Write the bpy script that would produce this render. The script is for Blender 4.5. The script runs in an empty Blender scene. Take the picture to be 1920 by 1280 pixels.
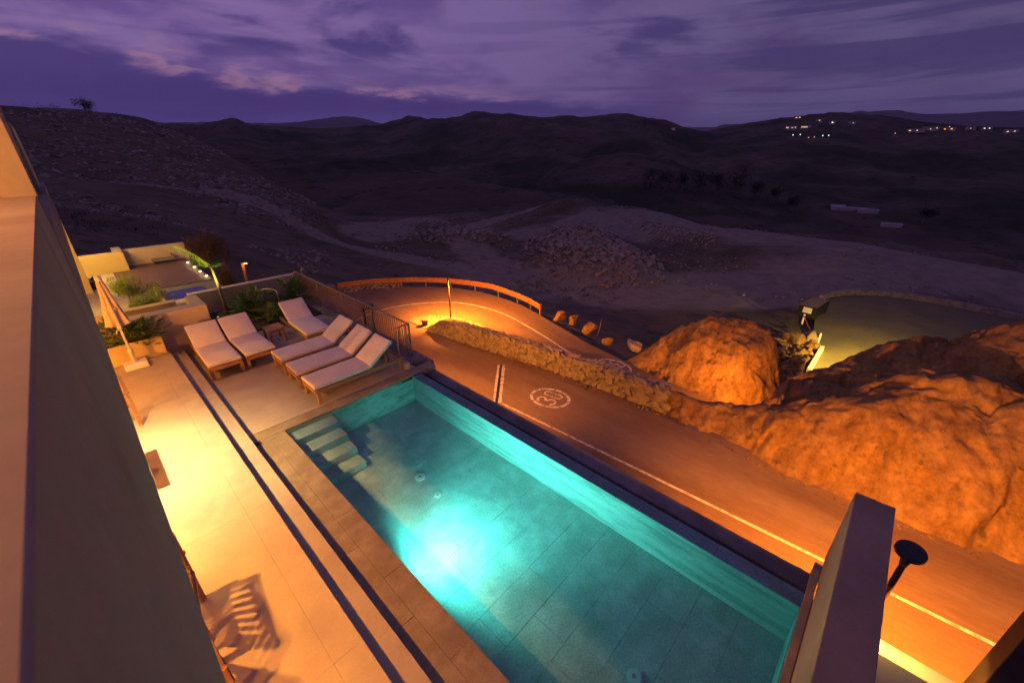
import bpy, bmesh, math, random
import numpy as np
from mathutils import Vector, Matrix, noise, geometry

scene = bpy.context.scene
COL = scene.collection
R = math.radians
rnd = random.Random(7)

# ------------------------------------------------------------------ camera
CAM_H = 4.4
cam_d = bpy.data.cameras.new("camera")
cam = bpy.data.objects.new("camera", cam_d)
COL.objects.link(cam)
right = Vector((0.68671352, -0.72690907, -0.0052676))
up = Vector((0.31172784, 0.28792863, 0.90549592))
back = Vector((-0.6566965, -0.62345835, 0.42432228))
cam.matrix_world = Matrix((
    (right.x, up.x, back.x, 0.0),
    (right.y, up.y, back.y, 0.0),
    (right.z, up.z, back.z, CAM_H),
    (0, 0, 0, 1)))
cam_d.sensor_width = 36.0
cam_d.lens = 764.057 / 1920.0 * 36.0
cam_d.clip_start = 0.02
cam_d.clip_end = 30000.0
cam_d.dof.use_dof = True
cam_d.dof.focus_distance = 10.0
cam_d.dof.aperture_fstop = 2.8
scene.camera = cam

# ------------------------------------------------------------------ exposure
scene.view_settings.view_transform = 'Standard'
scene.view_settings.look = 'None'
scene.view_settings.exposure = 0.0
scene.view_settings.gamma = 1.0
scene.view_settings.use_curve_mapping = False
scene.cycles.caustics_reflective = False
scene.cycles.caustics_refractive = False
scene.cycles.adaptive_threshold = 0.006
scene.cycles.max_bounces = 9
scene.cycles.volume_bounces = 0

# ------------------------------------------------------------------ world: dusk sky with clouds
world = bpy.data.worlds.new("World")
scene.world = world
world.use_nodes = True
wn = world.node_tree
wn.nodes.clear()


class NT:
    """small helper that adds nodes and links to a node tree"""
    def __init__(self, tree):
        self.t = tree

    def n(self, kind, ins=None, **props):
        nd = self.t.nodes.new(kind)
        for k, v in props.items():
            setattr(nd, k, v)
        for k, v in (ins or {}).items():
            if hasattr(v, 'is_linked') or isinstance(v, bpy.types.NodeSocket):
                self.t.links.new(v, nd.inputs[k])
            else:
                nd.inputs[k].default_value = v
        return nd

    def math(self, op, a, b=None, clamp=False):
        ins = {0: a}
        if b is not None:
            ins[1] = b
        return self.n('ShaderNodeMath', ins, operation=op, use_clamp=clamp).outputs[0]

    def noise(self, vec, scale, detail=6.0, rough=0.55, dist=0.0):
        return self.n('ShaderNodeTexNoise', {'Vector': vec, 'Scale': scale, 'Detail': detail,
                                             'Roughness': rough, 'Distortion': dist}).outputs['Fac']

    def ramp(self, fac, stops, interp='LINEAR'):
        nd = self.n('ShaderNodeValToRGB', {'Fac': fac})
        cr = nd.color_ramp
        cr.interpolation = interp
        while len(cr.elements) < len(stops):
            cr.elements.new(0.5)
        for e, (p, c) in zip(cr.elements, stops):
            e.position = p
            e.color = c if len(c) == 4 else (*c, 1.0)
        return nd.outputs['Color']

    def mix(self, fac, a, b, blend='MIX'):
        nd = self.n('ShaderNodeMix', None, data_type='RGBA', blend_type=blend)
        for i, v in ((0, fac), (6, a), (7, b)):
            if isinstance(v, bpy.types.NodeSocket):
                self.t.links.new(v, nd.inputs[i])
            else:
                nd.inputs[i].default_value = v if i == 0 or len(v) == 4 else (*v, 1.0)
        return nd.outputs[2]

    def maprange(self, v, a, b, c=0.0, d=1.0, smooth=False):
        nd = self.n('ShaderNodeMapRange', {0: v, 1: a, 2: b, 3: c, 4: d})
        if smooth:
            nd.interpolation_type = 'SMOOTHSTEP'
        return nd.outputs[0]

    def xyz(self, x, y, z):
        return self.n('ShaderNodeCombineXYZ', {0: x, 1: y, 2: z}).outputs[0]


W = NT(wn)
sky = W.n('ShaderNodeTexSky', sky_type='NISHITA', sun_disc=False)
sky.sun_elevation = R(-2.0)
sky.sun_rotation = R(-40.0)
sky.air_density = 1.5
sky.dust_density = 2.0
tc = W.n('ShaderNodeTexCoord').outputs['Generated']
sep = W.n('ShaderNodeSeparateXYZ', {0: tc})
dx, dy, dz = sep.outputs[0], sep.outputs[1], sep.outputs[2]
g_raw = W.math('ADD', W.math('MULTIPLY', dy, 0.85), W.math('MULTIPLY', dx, -0.5))
glow = W.maprange(g_raw, -0.45, 0.75, 0.0, 1.0, True)


def dirnoise(kx, kz, off, detail=9.0, rough_=0.56, dist=0.3):
    v = W.xyz(W.math('MULTIPLY', dx, kx), W.math('MULTIPLY', dy, kx), W.math('ADD', W.math('MULTIPLY', dz, kz), off))
    return W.noise(v, 1.0, detail, rough_, dist)


n1 = dirnoise(2.6, 11.0, 1.3)
n2 = dirnoise(1.5, 34.0, 7.7, 8.0, 0.55, 0.6)       # long thin streaks
n3 = dirnoise(9.0, 34.0, 3.1, 10.0, 0.6)
n4 = dirnoise(3.4, 9.0, 12.4)
# height of the cloud base falls from the afterglow towards the right
base_h = W.math('ADD', W.math('MULTIPLY', g_raw, 0.085), 0.070)
d = W.math('SUBTRACT', dz, base_h)
d = W.math('ADD', d, W.math('MULTIPLY', W.math('SUBTRACT', n1, 0.5), 0.16))
d = W.math('ADD', d, W.math('MULTIPLY', W.math('SUBTRACT', n3, 0.5), 0.05))
clear_col = W.mix(glow, (0.118, 0.096, 0.205), (0.225, 0.150, 0.335))
dark_col = W.mix(glow, (0.056, 0.045, 0.130), (0.056, 0.041, 0.165))
veil_col = W.mix(glow, (0.098, 0.068, 0.165), (0.125, 0.078, 0.245))
col = W.mix(W.maprange(n4, 0.42, 0.62, 0.0, 0.9, True), clear_col, veil_col)
upper = W.math('MULTIPLY', W.maprange(n1, 0.50, 0.62, 0.0, 0.9, True), W.maprange(dz, 0.10, 0.20, 0.2, 1.0, True))
col = W.mix(upper, col, dark_col)
streak = W.math('MULTIPLY', W.maprange(n2, 0.50, 0.63, 0.0, 0.8, True), W.maprange(glow, 0.15, 0.55, 1.0, 0.25, True))
col = W.mix(streak, col, dark_col)
lowc = W.maprange(d, -0.022, 0.016, 1.0, 0.0, True)
lowf = W.math('MULTIPLY', lowc, W.maprange(glow, 0.05, 0.45, 0.35, 0.92, True))
col = W.mix(lowf, col, dark_col)
rim = W.math('MULTIPLY', W.maprange(d, -0.014, 0.002, 0.0, 1.0, True), W.maprange(d, 0.004, 0.045, 1.0, 0.0, True))
pink = W.math('MULTIPLY', W.math('MULTIPLY', rim, W.maprange(n3, 0.46, 0.64, 0.0, 1.0, True)), W.maprange(glow, 0.40, 0.85, 0.0, 1.0, True))
col = W.mix(W.math('MULTIPLY', pink, 0.55), col, (0.42, 0.22, 0.31))
low2 = W.math('MULTIPLY', W.maprange(dz, 0.035, 0.085, 1.0, 0.0, True), W.maprange(n2, 0.40, 0.62, 1.0, 0.2))
col = W.mix(W.math('MULTIPLY', low2, 0.7), col, W.mix(glow, (0.080, 0.064, 0.155), (0.125, 0.098, 0.300)))
skyc = W.mix(0.035, col, sky.outputs[0])
skyc = W.n('ShaderNodeHueSaturation', {'Saturation': 1.1, 'Color': skyc}).outputs[0]
bgn = W.n('ShaderNodeBackground', {'Color': skyc, 'Strength': 1.08})
won = W.n('ShaderNodeOutputWorld', {'Surface': bgn.outputs[0]})


# ------------------------------------------------------------------ helpers
def S(t):
    t = min(1.0, max(0.0, t))
    return t * t * (3 - 2 * t)


def tag(o, label=None, cat=None, group=None, kind=None):
    if label:
        o['label'] = label
    if cat:
        o['category'] = cat
    if group:
        o['group'] = group
    if kind:
        o['kind'] = kind
    return o


def empty(name, loc=(0, 0, 0), rz=0.0):
    o = bpy.data.objects.new(name, None)
    o.empty_display_size = 0.2
    o.location = loc
    o.rotation_euler = (0, 0, rz)
    COL.objects.link(o)
    return o


def link(name, me, mat=None, parent=None, smooth=False, loc=None, rz=0.0):
    o = bpy.data.objects.new(name, me)
    COL.objects.link(o)
    if mat is not None and not me.materials:
        me.materials.append(mat)
    if smooth:
        me.polygons.foreach_set('use_smooth', [True] * len(me.polygons))
    if parent is not None:
        o.parent = parent
    if loc is not None:
        o.location = loc
    o.rotation_euler[2] = rz
    return o


def pymesh(name, v, f):
    me = bpy.data.meshes.new(name)
    me.from_pydata([tuple(p) for p in v], [], f)
    me.update()
    return me


def mesh(name, v, f, mat, parent=None, smooth=False):
    return link(name, pymesh(name, v, f), mat, parent, smooth)


def box_bm(bm, x0, x1, y0, y1, z0, z1, mtx=None):
    vs = [bm.verts.new((x, y, z)) for z in (z0, z1) for y in (y0, y1) for x in (x0, x1)]
    for q in ((0, 2, 3, 1), (4, 5, 7, 6), (0, 1, 5, 4), (2, 6, 7, 3), (0, 4, 6, 2), (1, 3, 7, 5)):
        bm.faces.new([vs[i] for i in q])
    if mtx is not None:
        bmesh.ops.transform(bm, matrix=mtx, verts=vs)
    return vs


def bm_mesh(name, bm):
    me = bpy.data.meshes.new(name)
    bm.to_mesh(me)
    bm.free()
    return me


def box_mesh(name, b, bev=0.004, seg=1):
    bm = bmesh.new()
    box_bm(bm, *b)
    if bev > 0:
        bmesh.ops.bevel(bm, geom=list(bm.edges), offset=bev, segments=seg, affect='EDGES', profile=0.5)
    return bm_mesh(name, bm)


def box(name, b, mat, parent=None, bev=0.004, seg=1, smooth=False):
    return link(name, box_mesh(name, b, bev, seg), mat, parent, smooth)


def boxes(name, bs, mat, parent=None, bev=0.003, mtxs=None):
    bm = bmesh.new()
    for i, b in enumerate(bs):
        box_bm(bm, *b, mtx=mtxs[i] if mtxs else None)
    if bev > 0:
        bmesh.ops.bevel(bm, geom=list(bm.edges), offset=bev, segments=1, affect='EDGES')
    return link(name, bm_mesh(name, bm), mat, parent)


def tube_data(path, radii, sides=8, cap=True):
    V, F = [], []
    n = len(path)
    P = [Vector(p) for p in path]
    ref = None
    for i in range(n):
        t = (P[min(i + 1, n - 1)] - P[max(i - 1, 0)]).normalized()
        if ref is None:
            ref = Vector((0, 0, 1)) if abs(t.z) < 0.9 else Vector((1, 0, 0))
        a = (ref - t * ref.dot(t)).normalized()
        ref = a
        b = t.cross(a)
        r = radii[i] if hasattr(radii, '__len__') else radii
        for k in range(sides):
            th = 2 * math.pi * k / sides
            V.append(P[i] + (a * math.cos(th) + b * math.sin(th)) * r)
    for i in range(n - 1):
        for k in range(sides):
            k2 = (k + 1) % sides
            F.append((i * sides + k, i * sides + k2, (i + 1) * sides + k2, (i + 1) * sides + k))
    if cap:
        F.append(tuple(range(sides))[::-1])
        F.append(tuple((n - 1) * sides + k for k in range(sides)))
    return V, F


def tube(name, path, radii, mat, parent=None, sides=8, smooth=True):
    v, f = tube_data(path, radii, sides)
    return mesh(name, v, f, mat, parent, smooth)


def prism(name, poly, z0, z1, mat, parent=None, bev=0.0):
    n = len(poly)
    v = [(x, y, z0) for x, y in poly] + [(x, y, z1) for x, y in poly]
    f = [tuple(range(n))[::-1], tuple(range(n, 2 * n))]
    f += [(i, (i + 1) % n, n + (i + 1) % n, n + i) for i in range(n)]
    me = pymesh(name, v, f)
    bm = bmesh.new()
    bm.from_mesh(me)
    bmesh.ops.recalc_face_normals(bm, faces=bm.faces)
    if bev:
        bmesh.ops.bevel(bm, geom=list(bm.edges), offset=bev, segments=1, affect='EDGES')
    bm.to_mesh(me)
    bm.free()
    return link(name, me, mat, parent)


def cyl(name, x, y, z0, z1, r, mat, parent=None, sides=20, r2=None):
    return tube(name, [(x, y, z0), (x, y, z1)], [r, r if r2 is None else r2], mat, parent, sides, smooth=False)


def hull_mesh(name, seed, sx=1, sy=1, sz=1, n=13, sub=0, rough=0.0, flat=False):
    """angular stone: convex hull of random points on a rounded box"""
    r = random.Random(seed)
    bm = bmesh.new()
    for i in range(n):
        d = Vector((r.gauss(0, 1), r.gauss(0, 1), r.gauss(0, 1))).normalized()
        m = max(abs(d.x), abs(d.y), abs(d.z))
        d = d * (0.55 + 0.45 / m) * r.uniform(0.42, 0.55)
        bm.verts.new((d.x * sx, d.y * sy, d.z * sz))
    res = bmesh.ops.convex_hull(bm, input=bm.verts)
    bmesh.ops.delete(bm, geom=[e for e in res['geom_interior'] if isinstance(e, bmesh.types.BMVert)], context='VERTS')
    if sub:
        bmesh.ops.triangulate(bm, faces=bm.faces)
        bmesh.ops.subdivide_edges(bm, edges=bm.edges, cuts=sub, use_grid_fill=True)
        bmesh.ops.smooth_vert(bm, verts=bm.verts, factor=0.35, use_axis_x=True, use_axis_y=True, use_axis_z=True)
        for v in bm.verts:
            v.co += v.co.normalized() * rough * noise.fractal(v.co * 2.6 + Vector((seed, 0, 0)), 0.7, 2.1, 4)
    bmesh.ops.recalc_face_normals(bm, faces=bm.faces)
    return bm_mesh(name, bm)


class TPS:
    """thin plate spline through scattered heights"""
    def __init__(self, pts, vals, lam=1e-3):
        p = np.array(pts, float)
        n = len(p)
        d2 = ((p[:, None] - p[None]) ** 2).sum(-1)
        K = np.where(d2 > 0, 0.5 * d2 * np.log(np.maximum(d2, 1e-12)), 0) + lam * np.eye(n)
        Q = np.hstack([np.ones((n, 1)), p])
        A = np.block([[K, Q], [Q.T, np.zeros((3, 3))]])
        s = np.linalg.solve(A, np.concatenate([np.array(vals, float), np.zeros(3)]))
        self.p, self.w, self.a = p, s[:n], s[n:]

    def __call__(self, q):
        q = np.asarray(q, float)
        d2 = ((q[:, None] - self.p[None]) ** 2).sum(-1)
        K = np.where(d2 > 0, 0.5 * d2 * np.log(np.maximum(d2, 1e-12)), 0)
        return K @ self.w + self.a[0] + q @ self.a[1:]


def grid_faces(nu, nv):
    return [(i * nv + j, (i + 1) * nv + j, (i + 1) * nv + j + 1, i * nv + j + 1) for i in range(nu - 1) for j in range(nv - 1)]


# ------------------------------------------------------------------ materials
def material(name, c1, c2, scale=4.0, rough=0.7, bump=0.15, bscale=None, detail=6.0, c3=None, s3=0.6,
             spec=0.3, metal=0.0, coords='Object', stretch=(1, 1, 1), bdist=0.01, trans=None, grain=0.0):
    m = bpy.data.materials.new(name)
    m.use_nodes = True
    t = NT(m.node_tree)
    bs = m.node_tree.nodes['Principled BSDF']
    if coords == 'Position':
        co = t.n('ShaderNodeNewGeometry').outputs['Position']
    else:
        co = t.n('ShaderNodeTexCoord').outputs[coords]
    co = t.n('ShaderNodeMapping', {'Vector': co, 'Scale': stretch}).outputs[0]
    f = t.noise(co, scale, detail, 0.6)
    c = t.ramp(f, [(0.32, c1), (0.68, c2)])
    if c3 is not None:
        f3 = t.maprange(t.noise(co, s3, 4.0, 0.6), 0.45, 0.65, 0.0, 1.0, True)
        c = t.mix(f3, c, c3)
    if grain:
        g = t.maprange(t.noise(co, scale * 14, 3.0, 0.7), 0.3, 0.7, 1.0 - grain, 1.0 + grain)
        c = t.mix(1.0, c, t.n('ShaderNodeCombineColor', {0: g, 1: g, 2: g}).outputs[0], 'MULTIPLY')
    t.t.links.new(c, bs.inputs['Base Color'])
    rr = t.maprange(f, 0.3, 0.7, max(0.02, rough - 0.08), min(1.0, rough + 0.08))
    t.t.links.new(rr, bs.inputs['Roughness'])
    bs.inputs['Specular IOR Level'].default_value = spec
    bs.inputs['Metallic'].default_value = metal
    if bump:
        b = t.noise(co, bscale or scale * 4, 8.0, 0.65)
        bn = t.n('ShaderNodeBump', {'Strength': bump, 'Distance': bdist, 'Height': b})
        t.t.links.new(bn.outputs[0], bs.inputs['Normal'])
    return m


def leafy(m, amount=0.45):
    """let light pass through thin leaves"""
    nt = m.node_tree
    bs = nt.nodes['Principled BSDF']
    out = nt.nodes['Material Output']
    tl = nt.nodes.new('ShaderNodeBsdfTranslucent')
    nt.links.new(bs.inputs['Base Color'].links[0].from_socket, tl.inputs['Color'])
    mxn = nt.nodes.new('ShaderNodeMixShader')
    mxn.inputs[0].default_value = amount
    nt.links.new(bs.outputs[0], mxn.inputs[1])
    nt.links.new(tl.outputs[0], mxn.inputs[2])
    nt.links.new(mxn.outputs[0], out.inputs['Surface'])


def emitter(name, color, strength):
    m = bpy.data.materials.new(name)
    m.use_nodes = True
    bs = m.node_tree.nodes['Principled BSDF']
    bs.inputs['Base Color'].default_value = (*color, 1)
    bs.inputs['Emission Color'].default_value = (*color, 1)
    bs.inputs['Emission Strength'].default_value = strength
    return m


M = {}
M['terrace'] = material('porcelain_tile', (0.42, 0.365, 0.28), (0.50, 0.44, 0.34), 2.2, 0.62, 0.08, 40, c3=(0.38, 0.33, 0.28), s3=0.9, grain=0.04, bdist=0.004, coords='Position')
M['grout'] = material('joint_mortar', (0.20, 0.19, 0.16), (0.26, 0.25, 0.21), 20, 0.9, 0.1, coords='Position')
M['coping'] = material('coping_stone', (0.25, 0.21, 0.135), (0.38, 0.325, 0.22), 5.0, 0.5, 0.12, 60, c3=(0.25, 0.205, 0.13), s3=2.2, grain=0.18, bdist=0.004, coords='Position')
M['pooltile'] = material('pool_stone_tile', (0.42, 0.46, 0.42), (0.60, 0.63, 0.59), 3.0, 0.5, 0.06, 50, detail=10, c3=(0.41, 0.45, 0.41), s3=2.6, grain=0.22, bdist=0.004, coords='Position')
M['poolwall'] = material('pool_wall_stone', (0.44, 0.48, 0.44), (0.62, 0.65, 0.61), 4.0, 0.5, 0.10, 40, detail=10, c3=(0.33, 0.37, 0.34), s3=3.0, stretch=(1, 0.35, 3.0), grain=0.26, bdist=0.004, coords='Position')
M['plaster'] = material('painted_plaster', (0.46, 0.38, 0.29), (0.54, 0.45, 0.35), 1.2, 0.85, 0.12, 90, grain=0.03, bdist=0.002, coords='Position')
M['parapet'] = material('brown_plaster', (0.33, 0.235, 0.16), (0.41, 0.30, 0.205), 1.1, 0.9, 0.2, 110, c3=(0.29, 0.205, 0.14), s3=0.6, grain=0.05, bdist=0.002, coords='Position')
M['plaster_grey'] = material('grey_plaster', (0.22, 0.18, 0.15), (0.28, 0.235, 0.195), 1.4, 0.9, 0.15, 110, grain=0.04, bdist=0.002, coords='Position')
M['yellow_plaster'] = material('ochre_plaster', (0.56, 0.44, 0.19), (0.62, 0.50, 0.23), 1.5, 0.85, 0.1, 80, bdist=0.002, coords='Position')
M['concrete'] = material('concrete', (0.19, 0.175, 0.16), (0.30, 0.275, 0.25), 3.0, 0.9, 0.25, 40, c3=(0.16, 0.145, 0.13), s3=1.2, grain=0.08, coords='Position')
M['teak'] = material('teak_wood', (0.30, 0.155, 0.065), (0.42, 0.23, 0.105), 6.0, 0.55, 0.12, 60, stretch=(1, 6, 6), bdist=0.002)
M['deckwood'] = material('deck_boards_wood', (0.13, 0.075, 0.055), (0.20, 0.12, 0.09), 5.0, 0.6, 0.12, 50, stretch=(8, 1, 1), bdist=0.002)
M['cushion'] = material('cushion_fabric', (0.66, 0.60, 0.56), (0.74, 0.68, 0.63), 3.0, 0.9, 0.25, 260, grain=0.03, bdist=0.0015)
M['canopy'] = material('parasol_fabric', (0.52, 0.40, 0.30), (0.62, 0.48, 0.37), 6.0, 0.9, 0.2, 120, bdist=0.002)
M['white'] = material('white_paint', (0.74, 0.72, 0.68), (0.82, 0.80, 0.76), 5.0, 0.5, 0.05, 60)
M['asphalt'] = material('asphalt', (0.125, 0.075, 0.045), (0.18, 0.112, 0.07), 0.7, 0.85, 0.5, 60, c3=(0.20, 0.135, 0.095), s3=0.30, grain=0.12, bdist=0.003, stretch=(1.0, 0.22, 1.0))
M['roadpaint'] = material('road_paint', (0.46, 0.42, 0.36), (0.66, 0.62, 0.55), 9.0, 0.7, 0.3, 60, c3=(0.30, 0.26, 0.22), s3=5.0, grain=0.12)
M['wallstone'] = material('rubble_stone', (0.20, 0.16, 0.11), (0.38, 0.31, 0.22), 3.0, 0.9, 0.7, 14, c3=(0.16, 0.13, 0.10), s3=1.2, grain=0.15, coords='Generated', bdist=0.02)
M['mortar'] = material('wall_mortar', (0.14, 0.115, 0.09), (0.2, 0.165, 0.13), 5, 0.95, 0.6, 20, bdist=0.02)
M['metal'] = material('painted_steel', (0.20, 0.165, 0.13), (0.26, 0.215, 0.17), 6, 0.45, 0.03, 60, metal=0.3)
M['black'] = material('black_metal', (0.012, 0.012, 0.014), (0.022, 0.021, 0.022), 6, 0.45, 0.03, 60, spec=0.4)
M['pole'] = material('dark_rust_paint', (0.055, 0.026, 0.016), (0.085, 0.042, 0.024), 6, 0.55, 0.1, 40, metal=0.1)
M['corten'] = material('weathered_rail_steel', (0.30, 0.115, 0.05), (0.44, 0.19, 0.085), 6, 0.6, 0.2, 40, metal=0.2)
M['galv'] = material('galvanised_steel', (0.35, 0.34, 0.32), (0.45, 0.44, 0.42), 6, 0.4, 0.05, 60, metal=0.7)
M['gravel'] = material('pale_gravel', (0.17, 0.125, 0.08), (0.28, 0.215, 0.145), 9, 0.95, 0.9, 30, bdist=0.03, grain=0.2)
M['soil'] = material('planting_soil', (0.035, 0.025, 0.018), (0.07, 0.05, 0.035), 9, 0.95, 0.8, 30, bdist=0.02)
M['platform'] = material('worn_concrete_yard', (0.12, 0.105, 0.05), (0.175, 0.15, 0.075), 0.35, 0.9, 0.2, 12, c3=(0.10, 0.10, 0.075), s3=0.12, grain=0.1)
M['leaf_a'] = material('leaf_green', (0.06, 0.15, 0.028), (0.13, 0.25, 0.045), 5, 0.5, 0.0, spec=0.4)
M['leaf_b'] = material('leaf_yellow_green', (0.17, 0.24, 0.03), (0.30, 0.35, 0.055), 5, 0.5, 0.0, spec=0.4)
M['leaf_c'] = material('leaf_dark', (0.022, 0.035, 0.014), (0.05, 0.065, 0.024), 3, 0.6, 0.0, spec=0.3)
M['leaf_r'] = material('dry_grass_leaf', (0.10, 0.052, 0.018), (0.17, 0.09, 0.03), 3, 0.7, 0.0)
for k_ in ('leaf_a', 'leaf_b', 'leaf_c', 'leaf_r'):
    leafy(M[k_])
M['bark'] = material('palm_bark', (0.23, 0.17, 0.10), (0.33, 0.25, 0.15), 12, 0.85, 0.6, 30, stretch=(1, 1, 5))
M['house'] = material('house_wall', (0.42, 0.37, 0.31), (0.52, 0.46, 0.39), 0.4, 0.9, 0.0)
M['roof'] = material('house_roof', (0.17, 0.10, 0.07), (0.24, 0.14, 0.10), 0.4, 0.9, 0.0)
M['sheet'] = material('white_sheet_roof', (0.22, 0.22, 0.26), (0.30, 0.30, 0.35), 0.3, 0.6, 0.0)
M['blue_water'] = material('plunge_pool_blue', (0.015, 0.035, 0.13), (0.03, 0.06, 0.20), 3, 0.12, 0.05, 8, spec=0.5)
M['red'] = material('red_plastic', (0.35, 0.05, 0.03), (0.45, 0.08, 0.04), 6, 0.5, 0.0)
M['lamp_warm'] = emitter('warm_lamp_glass', (1.0, 0.78, 0.42), 6.0)
M['lamp_sodium'] = emitter('sodium_lamp_glass', (1.0, 0.46, 0.10), 14.0)
M['lamp_pool'] = emitter('pool_lamp_glass', (0.5, 1.0, 0.95), 6.0)
M['lamp_window'] = emitter('lit_window', (1.0, 0.62, 0.28), 0.9)
M['lamp_white'] = emitter('white_flood_lamp', (0.85, 1.0, 0.75), 2.2)
M['lamp_orange'] = emitter('orange_street_lamp', (1.0, 0.42, 0.12), 1.4)


def terrain_material(name, base, dirt, green, s_big, s_small, greenery=0.5, rough_bump=0.6, bd=0.4, bare=None):
    m = bpy.data.materials.new(name)
    m.use_nodes = True
    t = NT(m.node_tree)
    bs = m.node_tree.nodes['Principled BSDF']
    g = t.n('ShaderNodeNewGeometry')
    pos = g.outputs['Position']
    n_big = t.noise(pos, s_big, 7.0, 0.6)
    n_small = t.noise(pos, s_small, 8.0, 0.65)
    n_spot = t.noise(pos, s_small * 2.3, 4.0, 0.6)
    c = t.ramp(n_small, [(0.3, base), (0.7, dirt)])
    gm = t.math('MULTIPLY', t.maprange(n_big, 0.44, 0.62, 0.0, 1.0, True), greenery)
    c = t.mix(gm, c, green)
    sp = t.maprange(n_spot, 0.56, 0.66, 0.0, 0.75, True)
    c = t.mix(sp, c, green)
    if bare is not None:
        aw = t.n('ShaderNodeAttribute', attribute_name='bare_earth').outputs['Fac']
        brk = t.math('ADD', aw, t.math('MULTIPLY', t.math('SUBTRACT', t.noise(pos, 0.16, 9.0, 0.68), 0.5), 1.1))
        bare_c = t.ramp(t.noise(pos, 0.5, 8.0, 0.65), [(0.3, bare[0]), (0.7, bare[1])])
        c = t.mix(t.maprange(brk, 0.36, 0.72, 0.0, 1.0, True), c, bare_c)
    t.t.links.new(c, bs.inputs['Base Color'])
    bs.inputs['Roughness'].default_value = 0.95
    bs.inputs['Specular IOR Level'].default_value = 0.1
    bn = t.n('ShaderNodeBump', {'Strength': rough_bump, 'Distance': bd, 'Height': t.noise(pos, s_small * 1.7, 8.0, 0.7)})
    t.t.links.new(bn.outputs[0], bs.inputs['Normal'])
    return m


M['ground'] = terrain_material('arid_ground', (0.110, 0.084, 0.055), (0.20, 0.155, 0.102), (0.050, 0.054, 0.026), 0.03, 0.22, 0.55, bare=((0.20, 0.168, 0.125), (0.30, 0.255, 0.19)))
M['hill'] = terrain_material('dry_hillside', (0.075, 0.060, 0.040), (0.14, 0.112, 0.078), (0.028, 0.038, 0.019), 0.007, 0.03, 0.85, 1.0, 4.0)
M['mountain'] = terrain_material('distant_mountain', (0.10, 0.085, 0.09), (0.16, 0.13, 0.135), (0.07, 0.07, 0.065), 0.002, 0.008, 0.5, 0.6, 12.0)
M['spoil'] = material('spoil_stone', (0.17, 0.15, 0.12), (0.36, 0.32, 0.26), 0.8, 0.95, 0.4, 4, bdist=0.05, grain=0.1)


def rock_material(name, c1, c2, c3):
    m = bpy.data.materials.new(name)
    m.use_nodes = True
    t = NT(m.node_tree)
    bs = m.node_tree.nodes['Principled BSDF']
    pos = t.n('ShaderNodeNewGeometry').outputs['Position']
    st = t.n('ShaderNodeMapping', {'Vector': pos, 'Scale': (1.0, 1.5, 0.45), 'Rotation': (0.35, 0.1, 0.2)}).outputs[0]
    a = t.noise(st, 1.1, 9.0, 0.65, 0.4)
    b = t.noise(pos, 5.5, 8.0, 0.7)
    c = t.ramp(a, [(0.30, c1), (0.52, c2), (0.72, c3)])
    f = t.maprange(b, 0.3, 0.72, 0.6, 1.3)
    c = t.mix(1.0, c, t.n('ShaderNodeCombineColor', {0: f, 1: f, 2: f}).outputs[0], 'MULTIPLY')
    pits = t.maprange(t.noise(pos, 3.0, 3.0, 0.5), 0.62, 0.72, 0.0, 0.6, True)
    c = t.mix(pits, c, (0.07, 0.05, 0.035))
    t.t.links.new(c, bs.inputs['Base Color'])
    bs.inputs['Roughness'].default_value = 0.95
    bs.inputs['Specular IOR Level'].default_value = 0.12
    h = t.math('ADD', t.math('MULTIPLY', a, 1.2), t.math('MULTIPLY', b, 0.5))
    bn = t.n('ShaderNodeBump', {'Strength': 0.55, 'Distance': 0.09, 'Height': h})
    t.t.links.new(bn.outputs[0], bs.inputs['Normal'])
    return m


M['rock'] = rock_material('cut_rock', (0.155, 0.085, 0.034), (0.245, 0.145, 0.058), (0.32, 0.205, 0.09))

# pool water: clear sheet with fresnel reflection
wm = bpy.data.materials.new('pool_water')
wm.use_nodes = True
wt = NT(wm.node_tree)
wm.node_tree.nodes.clear()
wpos = wt.n('ShaderNodeNewGeometry').outputs['Position']
wb = wt.n('ShaderNodeBump', {'Strength': 0.12, 'Distance': 0.02, 'Height': wt.noise(wpos, 3.2, 3.0, 0.5)})
fr = wt.n('ShaderNodeFresnel', {'IOR': 1.33, 'Normal': wb.outputs[0]})
tr = wt.n('ShaderNodeBsdfTransparent', {'Color': (0.80, 0.97, 0.96, 1)})
gl = wt.n('ShaderNodeBsdfGlossy', {'Color': (1, 1, 1, 1), 'Roughness': 0.02, 'Normal': wb.outputs[0]})
mx = wt.n('ShaderNodeMixShader', {0: fr.outputs[0], 1: tr.outputs[0], 2: gl.outputs[0]})
wt.n('ShaderNodeOutputMaterial', {'Surface': mx.outputs[0]})
M['water'] = wm


def lamp(name, kind, loc, power, color, parent, radius=0.05, target=None, angle=150, blend=0.8):
    ld = bpy.data.lights.new(name, kind)
    ld.energy = power
    ld.color = color
    ld.shadow_soft_size = radius
    if kind == 'SPOT':
        ld.spot_size = R(angle)
        ld.spot_blend = blend
    o = bpy.data.objects.new(name, ld)
    COL.objects.link(o)
    o.location = loc
    if target is not None:
        o.rotation_euler = (Vector(target) - Vector(loc)).to_track_quat('-Z', 'Y').to_euler()
    if parent is not None:
        o.parent = parent
    return o


SODIUM = (1.0, 0.30, 0.022)
WARM = (1.0, 0.35, 0.04)

# ================================================================== SETTING: terrain
def zroad(x, y):
    z = -4.7 - 0.04 * y
    if y < 22:
        z -= S((x - 13.6) / 2.4) * 0.09 * (22 - y)
    return z


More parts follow.
